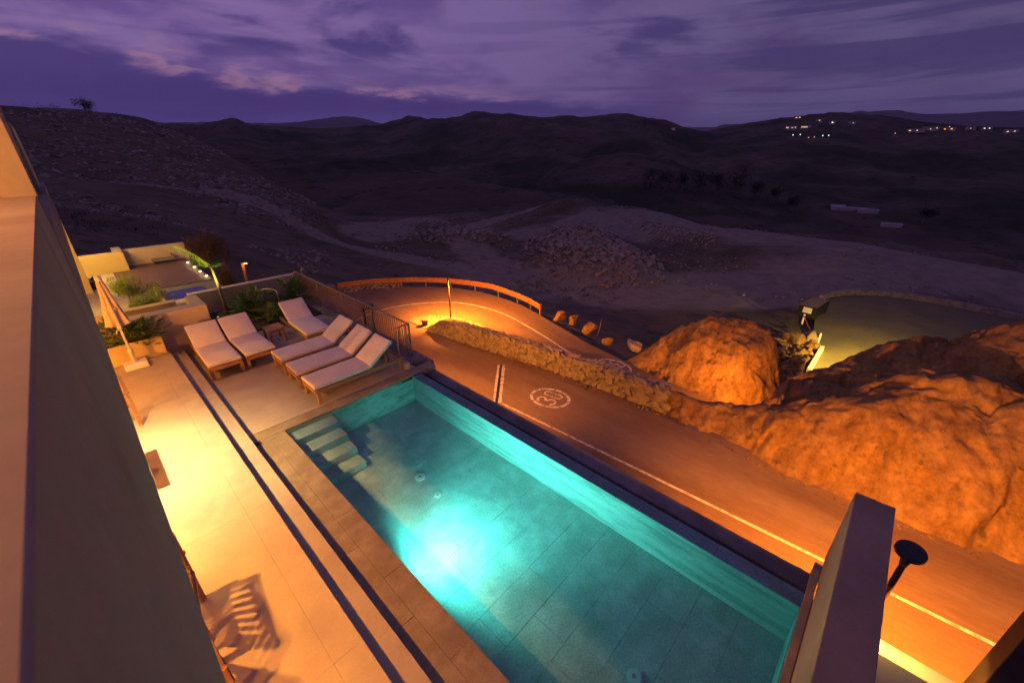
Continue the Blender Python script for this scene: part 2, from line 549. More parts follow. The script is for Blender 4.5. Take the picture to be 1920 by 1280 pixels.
CTRL = [(-3.4, 200, 15.9), (15.5, 219.5, 15.6), (26.3, 228.5, 15.5), (35.8, 212, 12.3), (43.1, 185.1, 5.5), (46.3, 165.7, 0.9),
        (48.3, 149.4, -4.2), (53.2, 132.7, -9.8), (1.7, 120, 3.2), (-0.7, 60, -0.8), (7.8, 114.7, 0.3), (2.6, 57.9, -2), (13.2, 99.1, -1.1),
        (6.1, 54.7, -2.6), (15.8, 78.4, -4.2), (9.5, 51.1, -4.3), (27, 91.1, -6.4), (15.5, 55.9, -6.5), (31.5, 79, -9.6), (19.7, 51.4, -8.5),
        (28.6, 55, -10.9), (48.9, 91.8, -13.6), (74.9, 118.3, -15.0), (59.7, 126.6, -13.2), (42.1, 53.4, -13.2), (63.5, 79.8, -14.1),
        (90.7, 113.2, -14.8), (-0.2, 30, -1.2), (4.5, 41.8, -2.2), (9.1, 41, -4.6), (14.3, 42.7, -6.6), (19.7, 45.9, -9.0),
        (131, 89, -14), (126, 54, -14), (113.7, 22.5, -14), (106.4, -1.6, -14), (102, -15.8, -14),
        (56, 57, -14), (53, 45, -14), (55, 35, -14), (60, 25, -14), (90, 70, -14), (88, 50, -14), (95, 40, -14), (50, 23.6, -13.7), (46, 39, -14),
        (75, 12, -13.4), (80, -12, -13.5), (60, -25, -13), (60, 0, -12.6), (50, 5, -12.5), (42, 2, -12.3), (40, -8, -12.3), (34, 4, -11.5),
        (70, 30, -14), (100, 100, -15),
        # under the road and the terraces
        (22.5, 16.5, -7.0), (22.5, 20.5, -7.0), (22, 26, -7.2), (18, 31.5, -7.5), (13.5, 34.5, -7.4), (8, 34, -6.0),
        (25, 10, -9), (26, 4, -10), (27, 16, -9.2), (28, 24, -9.8), (24, 34, -10), (18, 40, -9.0), (5, 28, -2.5), (0, 24, -1.2),
        (10, 20, -7.5), (12, 10, -8), (10, 0, -8), (16, 0, -9), (20, 4, -8.6), (18, 18, -7.6), (5, 10, -6), (2, 2, -6), (12, -15, -8), (25, -8, -10), (30, -20, -12),
        # beyond the skyline the slopes fall away
        (0, 330, -5), (40, 330, -10), (70, 290, -25), (75, 230, -28), (85, 190, -30), (170, 110, -34), (165, 65, -36), (155, 25, -36), (145, -5, -36), (140, -25, -36),
        (110, 170, -26), (230, 90, -44), (220, 0, -44), (120, 300, -40), (260, 200, -46), (-60, 100, 4), (-60, 200, 18), (-60, 40, 0), (-80, 330, 0)]


def uvp(x, y):
    return (math.atan2(x, y) * 3.2, math.log(math.hypot(x, y)) * 2.2)


tps = TPS([uvp(x, y) for x, y, z in CTRL], [z for x, y, z in CTRL], 0.004)
BUMPS = [(64, 42, 3.9, 19, 10, 0.62), (76, 50, 1.5, 12, 10, 0.6), (60, 72, 2.4, 12, 7, -0.7), (94, 38, 1.8, 12, 6, 0.5), (30, 100, 3.0, 26, 10, 0.3),
         (66, 90, 1.6, 10, 6, 0.2), (112, 80, 1.8, 16, 6, 0.4)]


def ground_z(xs, ys):
    xs = np.asarray(xs, float)
    ys = np.asarray(ys, float)
    out = np.empty(xs.shape)
    q = np.stack([np.arctan2(xs, ys) * 3.2, np.log(np.hypot(xs, ys)) * 2.2], -1)
    for k in range(0, len(q), 8000):
        out[k:k + 8000] = tps(q[k:k + 8000])
    for bx_, by_, h, sa, sb, an in BUMPS:
        ca, sn = math.cos(an), math.sin(an)
        u = (xs - bx_) * sn + (ys - by_) * ca
        v = (xs - bx_) * ca - (ys - by_) * sn
        e = (u / sa) ** 2 + (v / sb) ** 2
        out += h * np.exp(-e * e * 0.9 - 0.25 * e)
    return out


def rough(x, y, r):
    a = S((r - 34) / 30)
    p = Vector((x, y, 0))
    return a * (0.55 * noise.fractal(p * 0.06, 0.8, 2.1, 6) + 0.012 * r * noise.fractal(p * 0.012 + Vector((5, 3, 1)), 0.9, 2.0, 5) * S((r - 110) / 120))


NA, NR = 330, 300
az = np.radians(np.linspace(-32, 122, NA))
rr = np.exp(np.linspace(math.log(4.0), math.log(420.0), NR))
AZ, RR = np.meshgrid(az, rr, indexing='ij')
X, Y = (RR * np.sin(AZ)).ravel(), (RR * np.cos(AZ)).ravel()
Z = ground_z(X, Y)
for i in range(len(Z)):
    r_ = math.hypot(X[i], Y[i])
    Z[i] += rough(X[i], Y[i], r_)
    if r_ < 24:
        Z[i] = min(Z[i], -6.8 if X[i] > 3.5 else -1.0)
o = mesh('ground', np.stack([X, Y, Z], -1), grid_faces(NA, NR), M['ground'], smooth=True)
tag(o, kind='structure')


# bare dusty earth: tracks and the levelled quarry floor, stored as a weight on the ground
TRACKS = [([(12, 108), (20, 92), (29, 78), (36, 66), (41, 56), (44, 48), (48, 38), (52, 30), (58, 20), (70, 10), (82, 2), (95, -12)], [1.6, 2.0, 2.4, 2.8, 3.2, 4.0, 4.5, 6, 7, 8, 9, 9]),
          ([(48, 46), (53, 60), (60, 74), (72, 84), (92, 92), (118, 96), (137, 95)], [3.6, 3.6, 3.4, 3.0, 2.6, 2.4, 2.2]),
          ([(76, 66), (92, 58), (106, 44), (110, 26), (102, 4), (92, -16)], [8, 13, 15, 16, 14, 12]),
          ([(46, 88), (58, 100), (70, 106)], [6, 9, 7]), ([(40, 40), (50, 27), (62, 12)], [5, 6, 6])]
wgt = np.zeros(len(X))
for pth, wid in TRACKS:
    for (x0, y0), (x1, y1), w0, w1 in zip(pth[:-1], pth[1:], wid[:-1], wid[1:]):
        ex, ey = x1 - x0, y1 - y0
        t = np.clip(((X - x0) * ex + (Y - y0) * ey) / (ex * ex + ey * ey), 0, 1)
        dist = np.hypot(X - x0 - t * ex, Y - y0 - t * ey)
        wgt = np.maximum(wgt, np.clip(1.25 - 0.62 * dist / (w0 + (w1 - w0) * t), 0, 1))
at = o.data.attributes.new('bare_earth', 'FLOAT', 'POINT')
at.data.foreach_set('value', wgt.astype(np.float32))


def gz(x, y):
    return float(ground_z(np.array([x]), np.array([y]))[0]) + rough(x, y, math.hypot(x, y))


def slope_pt(az_deg, tan, r):
    a = R(az_deg)
    return (math.sin(a) * r, math.cos(a) * r, CAM_H + tan * r)


def ridge_layer(name, pts, base_z, near_r, depth, mat, amp, nscale, na=260, nr=90, far_drop=0.35, seed=0.0):
    """a range of hills: pts = (azimuth, slope of the skyline, distance)"""
    a0, a1 = pts[0][0], pts[-1][0]
    A = np.linspace(a0, a1, na)
    T = np.interp(A, [p[0] for p in pts], [p[1] for p in pts])
    D = np.interp(A, [p[0] for p in pts], [p[2] for p in pts])
    ker = np.exp(-np.linspace(-2, 2, 9) ** 2)
    ker /= ker.sum()
    T = np.convolve(np.pad(T, 4, mode='edge'), ker, 'valid')
    V = []
    for a, t, d in zip(A, T, D):
        zt = CAM_H + t * d
        for j in range(nr):
            s = j / (nr - 1)
            r = near_r + (d * (1 + depth) - near_r) * s ** 1.25
            q = (r - near_r) / (d - near_r)
            if q <= 1:
                z = base_z + (zt - base_z) * (0.62 * S(q) + 0.38 * q ** 1.3)
            else:
                z = zt - (zt - base_z) * far_drop * S((q - 1) / max(depth, 1e-3) * 0.8)
            x, y = math.sin(R(a)) * r, math.cos(R(a)) * r
            w = math.exp(-((q - 1) / 0.06) ** 2) * 0.75
            nz = noise.fractal(Vector((x * nscale + seed, y * nscale, seed)), 0.85, 2.05, 7)
            rd = noise.ridged_multi_fractal(Vector((x * nscale * 0.8 + seed, y * nscale * 0.8, 3.1)), 0.9, 2.1, 5, 1.0, 2.0) - 1.1
            z += amp * (nz + 0.55 * rd) * min(1.0, q * 2.5) * (1 - w)
            z += amp * 0.10 * noise.fractal(Vector((x * nscale * 8, y * nscale * 8, seed)), 0.8, 2.1, 4) * min(1.0, q * 2.5)
            V.append((x, y, z))
    o = mesh(name, V, grid_faces(na, nr), mat, smooth=True)
    return tag(o, kind='structure')


# brown hills behind the quarry floor
ridge_layer('hills', [(8, 0.012, 520), (14, 0.006, 480), (17, -0.002, 450), (22, -0.012, 430), (27, -0.02, 400), (31, -0.03, 380), (35, -0.042, 350),
                      (40, -0.060, 320), (45, -0.078, 290), (50, -0.095, 270), (56, -0.112, 250), (60, -0.135, 240)],
            -24, 175, 0.35, M['hill'], 5.5, 0.012, seed=1.7)
ridge_layer('hills', [(46, -0.12, 520), (52, -0.036, 520), (57, -0.018, 540), (62, -0.011, 560), (66, -0.022, 560), (70, -0.05, 540), (74, -0.08, 500), (80, -0.15, 460)],
            -46, 260, 0.3, M['hill'], 7, 0.009, na=160, seed=6.2)
ridge_layer('hills', [(2, 0.040, 1500), (9, 0.040, 1500), (13, 0.045, 1450), (16, 0.052, 1450), (19, 0.046, 1500), (24, 0.042, 1500), (29, 0.046, 1400), (33, 0.050, 1350), (36, 0.055, 1300),
                      (40, 0.058, 1250), (43, 0.068, 1250), (46, 0.072, 1250), (50, 0.064, 1250), (54, 0.062, 1250), (58, 0.066, 1200), (61, 0.064, 1200), (65, 0.054, 1200), (68, 0.040, 1250), (71, 0.030, 1300), (74, 0.026, 1400), (80, 0.022, 1500)],
            -50, 420, 0.3, M['hill'], 26, 0.0028, na=320, seed=3.3)
ridge_layer('hills', [(58, 0.010, 1250), (64, 0.020, 1250), (69, 0.030, 1250), (73, 0.042, 1300), (77, 0.050, 1350), (81, 0.052, 1400), (84, 0.048, 1400), (87, 0.040, 1350), (90, 0.033, 1300), (94, 0.026, 1250), (98, 0.022, 1250), (104, 0.020, 1250), (112, 0.02, 1250), (122, 0.02, 1250)],
            -62, 170, 0.35, M['hill'], 16, 0.0035, na=300, nr=110, seed=9.4)
ridge_layer('far_mountains', [(-20, 0.030, 6500), (-6, 0.034, 6500), (2, 0.040, 6500), (6, 0.044, 6500), (10, 0.046, 6500), (13, 0.052, 6300), (15, 0.050, 6300), (18, 0.052, 6200), (22, 0.054, 6000), (25, 0.062, 6000),
                              (27.5, 0.066, 6000), (29.5, 0.058, 6000), (31, 0.050, 6200), (36, 0.044, 6300), (50, 0.040, 6500), (60, 0.044, 6500), (68, 0.038, 6500), (74, 0.043, 6000), (80, 0.050, 6000), (84, 0.058, 5800), (86, 0.060, 5800), (88, 0.050, 5800), (92, 0.046, 5900), (100, 0.050, 6000), (112, 0.042, 6000), (124, 0.04, 6000)],
            -150, 2600, 0.2, M['mountain'], 60, 0.0008, na=300, nr=50, seed=4.4)


# ================================================================== SETTING: road
def sheet(name, outline, zf, step, mat, lift=0.0, kind='structure'):
    xs = [p[0] for p in outline]
    ys = [p[1] for p in outline]
    vs = [Vector(p) for p in outline]
    n = len(vs)
    ed = [(i, (i + 1) % n) for i in range(n)]
    x = min(xs) + step * 0.5
    while x < max(xs):
        y = min(ys) + step * 0.5
        while y < max(ys):
            ins = False
            j = n - 1
            for i in range(n):
                if (outline[i][1] > y) != (outline[j][1] > y) and x < (outline[j][0] - outline[i][0]) * (y - outline[i][1]) / (outline[j][1] - outline[i][1]) + outline[i][0]:
                    ins = not ins
                j = i
            if ins:
                vs.append(Vector((x, y)))
            y += step
        x += step
    v2, e2, f2, *_ = geometry.delaunay_2d_cdt(vs, ed, [list(range(n))], 1, 1e-5)
    o = mesh(name, [(v.x, v.y, zf(v.x, v.y) + lift) for v in v2], [tuple(f) for f in f2], mat, smooth=True)
    if kind:
        tag(o, kind=kind)
    return o


ROAD = [(4.9, -18), (13.6, -18), (13.6, -4.3), (13.4, -2.3), (13.3, -1.2), (13.4, 0.1), (13.8, 1.7), (14.2, 3.6), (16, 2.2), (18.4, 1.5), (18.5, 6.4), (18.6, 8.4),
        (18.9, 10), (19.1, 11.9), (19.7, 14.2), (20.3, 16.7), (20.65, 18.4), (20.7, 20.1), (20.5, 22.8), (19.9, 25.4), (18.8, 27.7), (17.1, 29.7), (15.3, 31.1),
        (13.5, 31.9), (11.3, 32.2), (7.5, 33), (4.9, 33)]
road = sheet('road', ROAD, zroad, 0.7, M['asphalt'])


def smooth_path(path, n):
    P = [Vector((x, y, 0)) for x, y in path]
    m = len(P)
    out = []
    for i in range(n):
        t = i / (n - 1) * (m - 1)
        k = min(int(t), m - 2)
        f = t - k
        p0, p1, p2, p3 = P[max(k - 1, 0)], P[k], P[k + 1], P[min(k + 2, m - 1)]
        out.append(0.5 * ((2 * p1) + (p2 - p0) * f + (2 * p0 - 5 * p1 + 4 * p2 - p3) * f * f + (3 * p1 - p0 - 3 * p2 + p3) * f ** 3))
    return out


def road_line(name, path, w, n=60, lift=0.008):
    pts = smooth_path(path, n)
    V = []
    for i, p in enumerate(pts):
        d = (pts[min(i + 1, n - 1)] - pts[max(i - 1, 0)]).normalized()
        s = Vector((d.y, -d.x, 0)) * w * 0.5
        for q in (p - s, p + s):
            V.append((q.x, q.y, zroad(q.x, q.y) + lift))
    o = mesh(name, V, grid_faces(n, 2), M['roadpaint'], road)
    return o


road_line('edge_line', [(10.0, -18), (10.03, -8), (10.05, 0), (10.05, 6), (10.02, 10.1)], 0.10)
road_line('edge_line', [(9.0, 23.6), (12.08, 25), (14.87, 24.74), (17.31, 22.57), (18.54, 19.12), (18.15, 15.36), (17.3, 11.83), (16.9, 10.2)], 0.11)


def speed_mark(cx, cy, rot, ru, rv):
    """painted 30 in a broken ring, in road coordinates u (reading direction) and v (up)"""
    c, s = math.cos(rot), math.sin(rot)

    def put(name, poly_strip):
        V = []
        for a, b in poly_strip:
            for u, v in (a, b):
                x, y = cx + u * c - v * s, cy + u * s + v * c
                V.append((x, y, zroad(x, y) + 0.009))
        mesh(name, V, grid_faces(len(poly_strip), 2), M['roadpaint'], road)

    for k in range(8):
        a0, a1 = 2 * math.pi * k / 8 + 0.035 + 0.2, 2 * math.pi * (k + 1) / 8 - 0.035 + 0.2
        st = []
        for i in range(9):
            a = a0 + (a1 - a0) * i / 8
            st.append(((ru * math.cos(a), rv * math.sin(a)), ((ru - 0.13) * math.cos(a), (rv - 0.13) * math.sin(a))))
        put('ring_segment', st)

    def stroke(name, path, w):
        pts = smooth_path(path, len(path) * 5)
        st = []
        for i, p in enumerate(pts):
            d = (pts[min(i + 1, len(pts) - 1)] - pts[max(i - 1, 0)]).normalized()
            q = Vector((d.y, -d.x, 0)) * w * 0.5
            st.append((((p - q).x, (p - q).y), ((p + q).x, (p + q).y)))
        put(name, st)

    stroke('digit_three', [(-0.46, 0.26), (-0.38, 0.37), (-0.24, 0.40), (-0.13, 0.32), (-0.12, 0.18), (-0.22, 0.07), (-0.30, 0.04)], 0.10)
    stroke('digit_three', [(-0.30, -0.01), (-0.20, -0.03), (-0.10, -0.14), (-0.11, -0.30), (-0.22, -0.40), (-0.36, -0.38), (-0.46, -0.27)], 0.10)
    stroke('digit_zero', [(0.12, 0.14), (0.12, 0.28), (0.16, 0.37), (0.26, 0.41), (0.36, 0.37), (0.40, 0.28), (0.40, 0.14)], 0.075)
    stroke('digit_zero', [(0.12, -0.14), (0.12, -0.28), (0.16, -0.37), (0.26, -0.41), (0.36, -0.37), (0.40, -0.28), (0.40, -0.14)], 0.075)
    stroke('digit_zero', [(0.12, 0.09), (0.12, -0.09)], 0.075)
    stroke('digit_zero', [(0.40, 0.09), (0.40, -0.09)], 0.075)


speed_mark(11.65, 8.87, 0.10, 0.74, 0.90)
speed_mark(17.95, 9.35, math.pi + 0.1, 0.62, 0.95)

# drain slot with patched pale edges, cut diagonally across the lane
d0, d1 = Vector((9.9, 10.3, 0)), Vector((12.5, 12.62, 0))
dd = (d1 - d0).normalized()
ds = Vector((dd.y, -dd.x, 0))
for nm, off, w, mat, lift in (('drain_slot', 0.0, 0.05, M['black'], 0.012), ('drain_edge', 0.13, 0.07, M['roadpaint'], 0.010), ('drain_edge', -0.12, 0.05, M['roadpaint'], 0.010)):
    V = []
    for i in range(40):
        t = i / 39
        p = d0.lerp(d1, t) + ds * off
        ww = w * (1 + (0.7 * noise.noise(p * 6) if mat is M['roadpaint'] else 0))
        for sg in (-1, 1):
            q = p + ds * ww * sg
            V.append((q.x, q.y, zroad(q.x, q.y) + lift))
    mesh(nm, V, grid_faces(40, 2), mat, road)

# gravel island at the hairpin
isl = sheet('gravel_island', [(13.1, 21.7), (13.7, 21.9), (14.75, 21.5), (15.6, 20.3), (16.2, 18.4), (16.1, 15.0), (15.6, 11.5), (15.0, 7.5), (14.0, 5), (13.9, 11), (13.7, 15), (13.4, 17.5), (13.0, 19.6)],
            zroad, 0.35, M['gravel'], 0.04)


def stone_field(name, spots, mat, seed=1, kinds=8, label=None, cat=None, parent=None, flat=1.0):
    """many stones joined in one mesh"""
    protos = []
    for k in range(kinds):
        me = hull_mesh('p', seed * 31 + k, n=10)
        protos.append(([v.co.copy() for v in me.vertices], [tuple(p.vertices) for p in me.polygons]))
        bpy.data.meshes.remove(me)
    r = random.Random(seed)
    V, F = [], []
    for x, y, z, s in spots:
        pv_, pf = protos[r.randrange(kinds)]
        m = Matrix.Rotation(r.uniform(0, 6.28), 3, 'Z') @ Matrix.Rotation(r.uniform(-0.6, 0.6), 3, 'X')
        sc = Vector((s * r.uniform(0.8, 1.3), s * r.uniform(0.8, 1.2), s * r.uniform(0.6, 1.0) * flat))
        b = len(V)
        for c in pv_:
            q = m @ Vector((c.x * sc.x, c.y * sc.y, c.z * sc.z))
            V.append((x + q.x, y + q.y, z + q.z))
        F += [tuple(i + b for i in f) for f in pf]
    o = mesh(name, V, F, mat, parent)
    return tag(o, label, cat, kind='stuff')


sp = []
for i in range(900):
    t = rnd.random()
    x = 13.2 + rnd.random() * 2.9
    y = 5 + rnd.random() * 16.5
    if y < 12 and x > 15.4:
        continue
    sp.append((x, y, zroad(x, y) + 0.05, rnd.uniform(0.04, 0.15)))
stone_field('loose_gravel', sp, M['gravel'], 3)

# ================================================================== SETTING: rock cut, outcrop
RC = []
for y, xb in [(-16, 13.2), (-12, 13.1), (-8, 13.0), (-4.3, 12.92), (-2.3, 12.69), (-1.2, 12.62), (0.1, 12.69), (1.7, 13.05), (3.6, 13.45), (5.0, 13.75), (6.2, 14.2)]:
    RC += [(xb, y, zroad(xb, y) - 0.15), (xb - 0.6, y, zroad(xb, y) - 0.45)]
RC += [(14.4, 5.2, -4.40), (14.6, 3.7, -4.2), (15.0, 2.5, -4.05), (15.5, 1.0, -3.35), (15.9, 0.22, -3.0), (15.6, -0.75, -2.45), (14.9, -1.1, -2.4), (15, -2.4, -2.3), (15, -3.7, -2.2), (15, -6, -2.0), (15, -9, -1.8), (15, -13, -1.6), (15, -16, -1.5),
       (13.9, 1.2, -3.9), (13.7, -0.8, -3.5), (13.7, -2.8, -3.4), (13.8, -5, -3.3), (14, -9, -3.0), (14.2, 3.0, -4.45),
       (15.6, 5.4, -5.8), (16.5, 3.8, -6.6), (17.2, 2.4, -6.4), (17.5, 5, -7.2), (16.2, 6.6, -6.9),
       (16.4, -1.3, -1.95), (16.4, -2.9, -1.7), (17.5, -1.0, -2.5), (17.5, -4, -2.0), (18, 1.71, -4.05), (18, 0.4, -3.4), (20, 0.0, -3.3), (21, -0.6, -2.75), (21, -1.9, -2.2), (21, -3.1, -1.45), (21, -3.7, -0.85), (21, -6, 0.2), (21, -10, 1.0), (21, -15, 1.4),
       (19.2, -1.2, -3.0), (19.0, -3.0, -2.35), (18.2, -6, -1.3), (18, -11, -0.6), (18, -16, -0.2),
       (19.5, 2.6, -6.6), (21.5, 1.8, -7.2), (23, 0.8, -6.8), (24, -1, -6.0), (24, -4, -4.5), (24, -9, -3), (24, -15, -2), (27.5, 3, -11), (28, -2, -11), (28, -8, -10), (28, -16, -8), (23, 4.5, -9)]
tr_ = TPS([(x, y) for x, y, z in RC], [z for x, y, z in RC], 0.002)
nx, ny = 250, 350
gx = np.linspace(12.1, 28.0, nx)
gy = np.linspace(-16, 6.4, ny)
GX, GY = np.meshgrid(gx, gy, indexing='ij')
GX, GY = GX.ravel(), GY.ravel()
GZ = tr_(np.stack([GX, GY], -1))
V = []
for x, y, z in zip(GX, GY, GZ):
    p = Vector((x, y, z))
    w = S((x - 12.55) / 0.6)
    c1 = noise.fractal(p * 0.55, 0.8, 2.1, 6)
    cell = noise.cell_vector(Vector((x * 0.7 + 0.4 * c1, y * 0.9, z * 0.8)))
    rd = noise.ridged_multi_fractal(Vector((x * 0.5, y * 1.1 + 0.3 * c1, z * 0.35)), 0.9, 2.2, 5, 1.0, 2.0) - 1.0
    dzr = 0.19 * c1 + 0.06 * rd + 0.06 * noise.fractal(p * 2.4, 0.7, 2.1, 5) + 0.03 * noise.turbulence(p * 5.5, 4, False)
    dzr += 0.25 * (noise.voronoi(p * 0.75)[0][1] - noise.voronoi(p * 0.75)[0][0] - 0.3) * S((x - 15.0) / 2)
    gul = noise.fractal(Vector((x * 0.15, y * 1.5 + 0.5 * c1, z * 0.22)), 0.75, 2.2, 5) * S((16.0 - x) / 1.5)
    V.append((x - 0.20 * w * rd + 0.22 * w * gul + 0.05 * w * noise.noise(p * 5), y + 0.10 * w * noise.noise(p * 2 + Vector((9, 0, 0))), z + dzr * w * 0.85))
def facet(p, sc, amp):
    d_, q_ = noise.voronoi(p * sc)
    c_ = q_[0]
    g_ = noise.cell_vector(c_ * 7.31)
    return amp * ((g_.x - 0.5) * (p.x * sc - c_.x) + (g_.y - 0.5) * (p.y * sc - c_.y) + (g_.z - 0.5) * 0.8) - amp * 0.35 * max(0.0, 0.12 - (d_[1] - d_[0])) * 4


V = [(x, y, z + (facet(Vector((x, y, z * 1.3)), 0.55, 0.85) + facet(Vector((x, y, z)), 1.5, 0.28)) * S((x - 12.6) / 1.2) * (0.07 + 0.45 * S((x - 14.4) / 1.6))) for x, y, z in V]
rockcut = mesh('rock_cutting', V, grid_faces(nx, ny), M['rock'], smooth=True)
tag(rockcut, kind='structure')

# lone outcrop beyond the lower lane
nu, nv = 170, 170
V = []
OC = [(20.5, 9.4, -6.6), (19.4, 7.6, -6.5), (18.8, 5.8, -6.5), (18.6, 4.5, -6.6), (18.9, 3.0, -6.9), (19.7, 2.1, -7.3), (21.2, 2.0, -6.9), (22.6, 2.2, -7.2), (20.8, 8.0, -5.0), (20.9, 7.0, -4.15), (21.0, 6.0, -3.55), (21.1, 5.2, -3.35),
      (21.0, 4.6, -3.35), (21.3, 3.6, -3.6), (21.5, 2.9, -3.95), (20.0, 6.2, -4.7), (19.9, 4.8, -4.6), (20.1, 3.4, -4.9), (19.4, 5.2, -5.6), (22.4, 4.2, -3.9), (22.4, 5.6, -4.3), (23.6, 4.8, -6.5), (24.5, 5, -9.5), (23.5, 8, -8.5), (22.0, 9.5, -7.6), (19, 9.5, -7.0), (18, 7, -7.0), (17.8, 3, -7.4), (24.5, 2, -10), (20.0, 1.0, -8.2), (23.0, 1.2, -9)]
to = TPS([(x, y) for x, y, z in OC], [z for x, y, z in OC], 0.01)
gx = np.linspace(17.9, 24.8, nu)
gy = np.linspace(1.0, 10.0, nv)
GX, GY = np.meshgrid(gx, gy, indexing='ij')
GX, GY = GX.ravel(), GY.ravel()
GZ = to(np.stack([GX, GY], -1))
for x, y, z in zip(GX, GY, GZ):
    p = Vector((x, y, z))
    c1 = noise.fractal(p * 0.6 + Vector((3, 1, 7)), 0.8, 2.1, 6)
    rd = noise.ridged_multi_fractal(Vector((x * 0.6 + 4, y * 0.9 + 0.3 * c1, z * 0.4)), 0.9, 2.2, 5, 1.0, 2.0) - 1.0
    V.append((x - 0.15 * rd, y, z + 0.20 * c1 + 0.08 * rd + 0.07 * noise.fractal(p * 2.6, 0.7, 2.1, 5)))
V = [(x, y, z + facet(Vector((x, y, z * 1.3)), 0.6, 0.26) + facet(Vector((x, y, z)), 1.6, 0.12)) for x, y, z in V]
oc = mesh('rock_outcrop', V, grid_faces(nu, nv), M['rock'], smooth=True)
tag(oc, 'rounded orange lit rock outcrop standing alone beyond the lower lane', 'rock')


def boulder(name, loc, size, seed, label, mat=None, group=None, cat='boulder'):
    me = hull_mesh(name, seed, size[0], size[1], size[2], 14, 3, 0.06 * max(size))
    o = link(name, me, mat or M['rock'], smooth=False, loc=loc, rz=seed * 0.7)
    return tag(o, label, cat, group)


for k, (x, y, s, lab) in enumerate([(20.7, 15.2, (1.2, 1.0, 1.0), 'orange lit boulder at the end of the guard rail'),
                                    (21.0, 14.1, (1.1, 1.1, 0.95), 'second boulder from the guard rail along the lower lane'),
                                    (20.5, 12.7, (1.35, 1.1, 1.15), 'squat boulder third from the guard rail, beside the dry sapling'),
                                    (20.0, 11.1, (0.9, 0.8, 0.8), 'smallest boulder of the roadside row, nearest to the outcrop')]):
    boulder('boulder', (x, y, zroad(x, y) + s[2] * 0.24), tuple(q * 0.82 for q in s), 40 + k, lab, group='boulders along the lower lane')
boulder('boulder', (20.6, 9.7, -6.05), (1.5, 0.9, 0.55), 51, 'flat grey slab of rock left of the outcrop', M['wallstone'])

# ================================================================== SETTING: terraces, pool
def tiles(floor, xs, ys, z, th, mat, gap=0.0010, name='tile', stagger=None):
    """one bevelled slab per tile, children of the floor they pave; alike tiles share a mesh"""
    cache = {}
    for i in range(len(xs) - 1):
        off = stagger(i) if stagger else 0.0
        for j in range(len(ys) - 1):
            w, h = round(xs[i + 1] - xs[i] - gap, 4), round(ys[j + 1] - ys[j] - gap, 4)
            if w < 0.03 or h < 0.03:
                continue
            if (w, h) not in cache:
                me = box_mesh(name, (-w / 2, w / 2, -h / 2, h / 2, -th, 0), 0.0008)
                me.materials.append(mat)
                cache[(w, h)] = me
            link(name, cache[(w, h)], None, floor, loc=((xs[i] + xs[i + 1]) / 2, (ys[j] + ys[j + 1]) / 2, z + rnd.uniform(-0.0006, 0.0006)))


def span(a, b, step, phase=0.0):
    out = [a]
    x = a + (phase % step if phase else step)
    while x < b - 0.05:
        out.append(x)
        x += step
    return out + [b]


M['grout_light'] = material('pale_joint_mortar', (0.36, 0.31, 0.24), (0.42, 0.365, 0.28), 20, 0.9, 0.1, coords='Position')
up_t = box('upper_terrace', (-3.2, 0.655, -2.6, 11.7, -1.0, 0.297), M['grout_light'], bev=0)
tag(up_t, kind='structure')
tiles(up_t, [-3.2, -2.01, -0.81, 0.395, 0.67], span(-2.6, 11.7, 1.2, 0.36), 0.32, 0.02, M['terrace'])
st_t = box('terrace_step', (0.655, 0.925, -2.6, 11.7, -1.0, 0.137), M['grout_light'], bev=0)
tag(st_t, kind='structure')
tiles(st_t, [0.655, 0.94], span(-2.6, 11.7, 1.2, 0.36), 0.16, 0.02, M['terrace'], name='step_slab')
lo_t = box('lower_terrace', (0.925, 4.36, 7.14, 14.4, -1.0, -0.023), M['grout_light'], bev=0)
tag(lo_t, kind='structure')
tiles(lo_t, [0.93, 2.07, 3.27, 4.36], [7.15, 8.35, 9.55, 10.75, 11.95], 0.0, 0.02, M['terrace'])

pool = empty('swimming_pool', (0, 0, 0))
tag(pool, 'long lit turquoise pool with stone coping and an overflow edge beside the road', 'swimming pool')
PX0, PX1, PY0, PY1, PF = 1.47, 4.09, -0.34, 6.88, -0.64
fl = box('pool_floor', (1.2, 4.12, -0.45, 7.1, -1.1, PF - 0.022), M['grout'], pool, bev=0)
# floor tiles laid in rows across the pool, joints staggered
row, yy = 0, PY0
cache = {}
while yy < PY1 - 0.02:
    y1 = min(yy + 0.45, PY1)
    off = [0.0, 0.42, 0.18, 0.66][row % 4]
    xsr = [PX0] + [PX0 + off + 0.9 * k for k in range(-1, 4) if PX0 + 0.05 < PX0 + off + 0.9 * k < PX1 - 0.05] + [PX1]
    for a, b in zip(xsr[:-1], xsr[1:]):
        key = (round(b - a, 3), round(y1 - yy, 3))
        if key not in cache:
            me = box_mesh('floor_tile', (-key[0] / 2 + 0.0015, key[0] / 2 - 0.0015, -key[1] / 2 + 0.0015, key[1] / 2 - 0.0015, -0.02, 0), 0.001)
            me.materials.append(M['pooltile'])
            cache[key] = me
        link('floor_tile', cache[key], None, fl, loc=((a + b) / 2, (yy + y1) / 2, PF + rnd.uniform(-0.001, 0.001)))
    yy = y1
    row += 1
box('pool_wall', (1.2, PX0, -0.45, 7.1, -1.1, -0.045), M['poolwall'], pool, bev=0)
box('pool_wall', (PX0 + 0.001, 4.30, PY1, 7.1, -1.1, -0.045), M['poolwall'], pool, bev=0)
box('pool_wall', (PX0 + 0.001, 4.30, -0.45, PY0, -1.1, -0.045), M['poolwall'], pool, bev=0)
wr = box('overflow_wall', (PX1, 4.30, PY0 + 0.001, PY1 - 0.001, -1.1, -0.045), M['poolwall'], pool, bev=0.003)
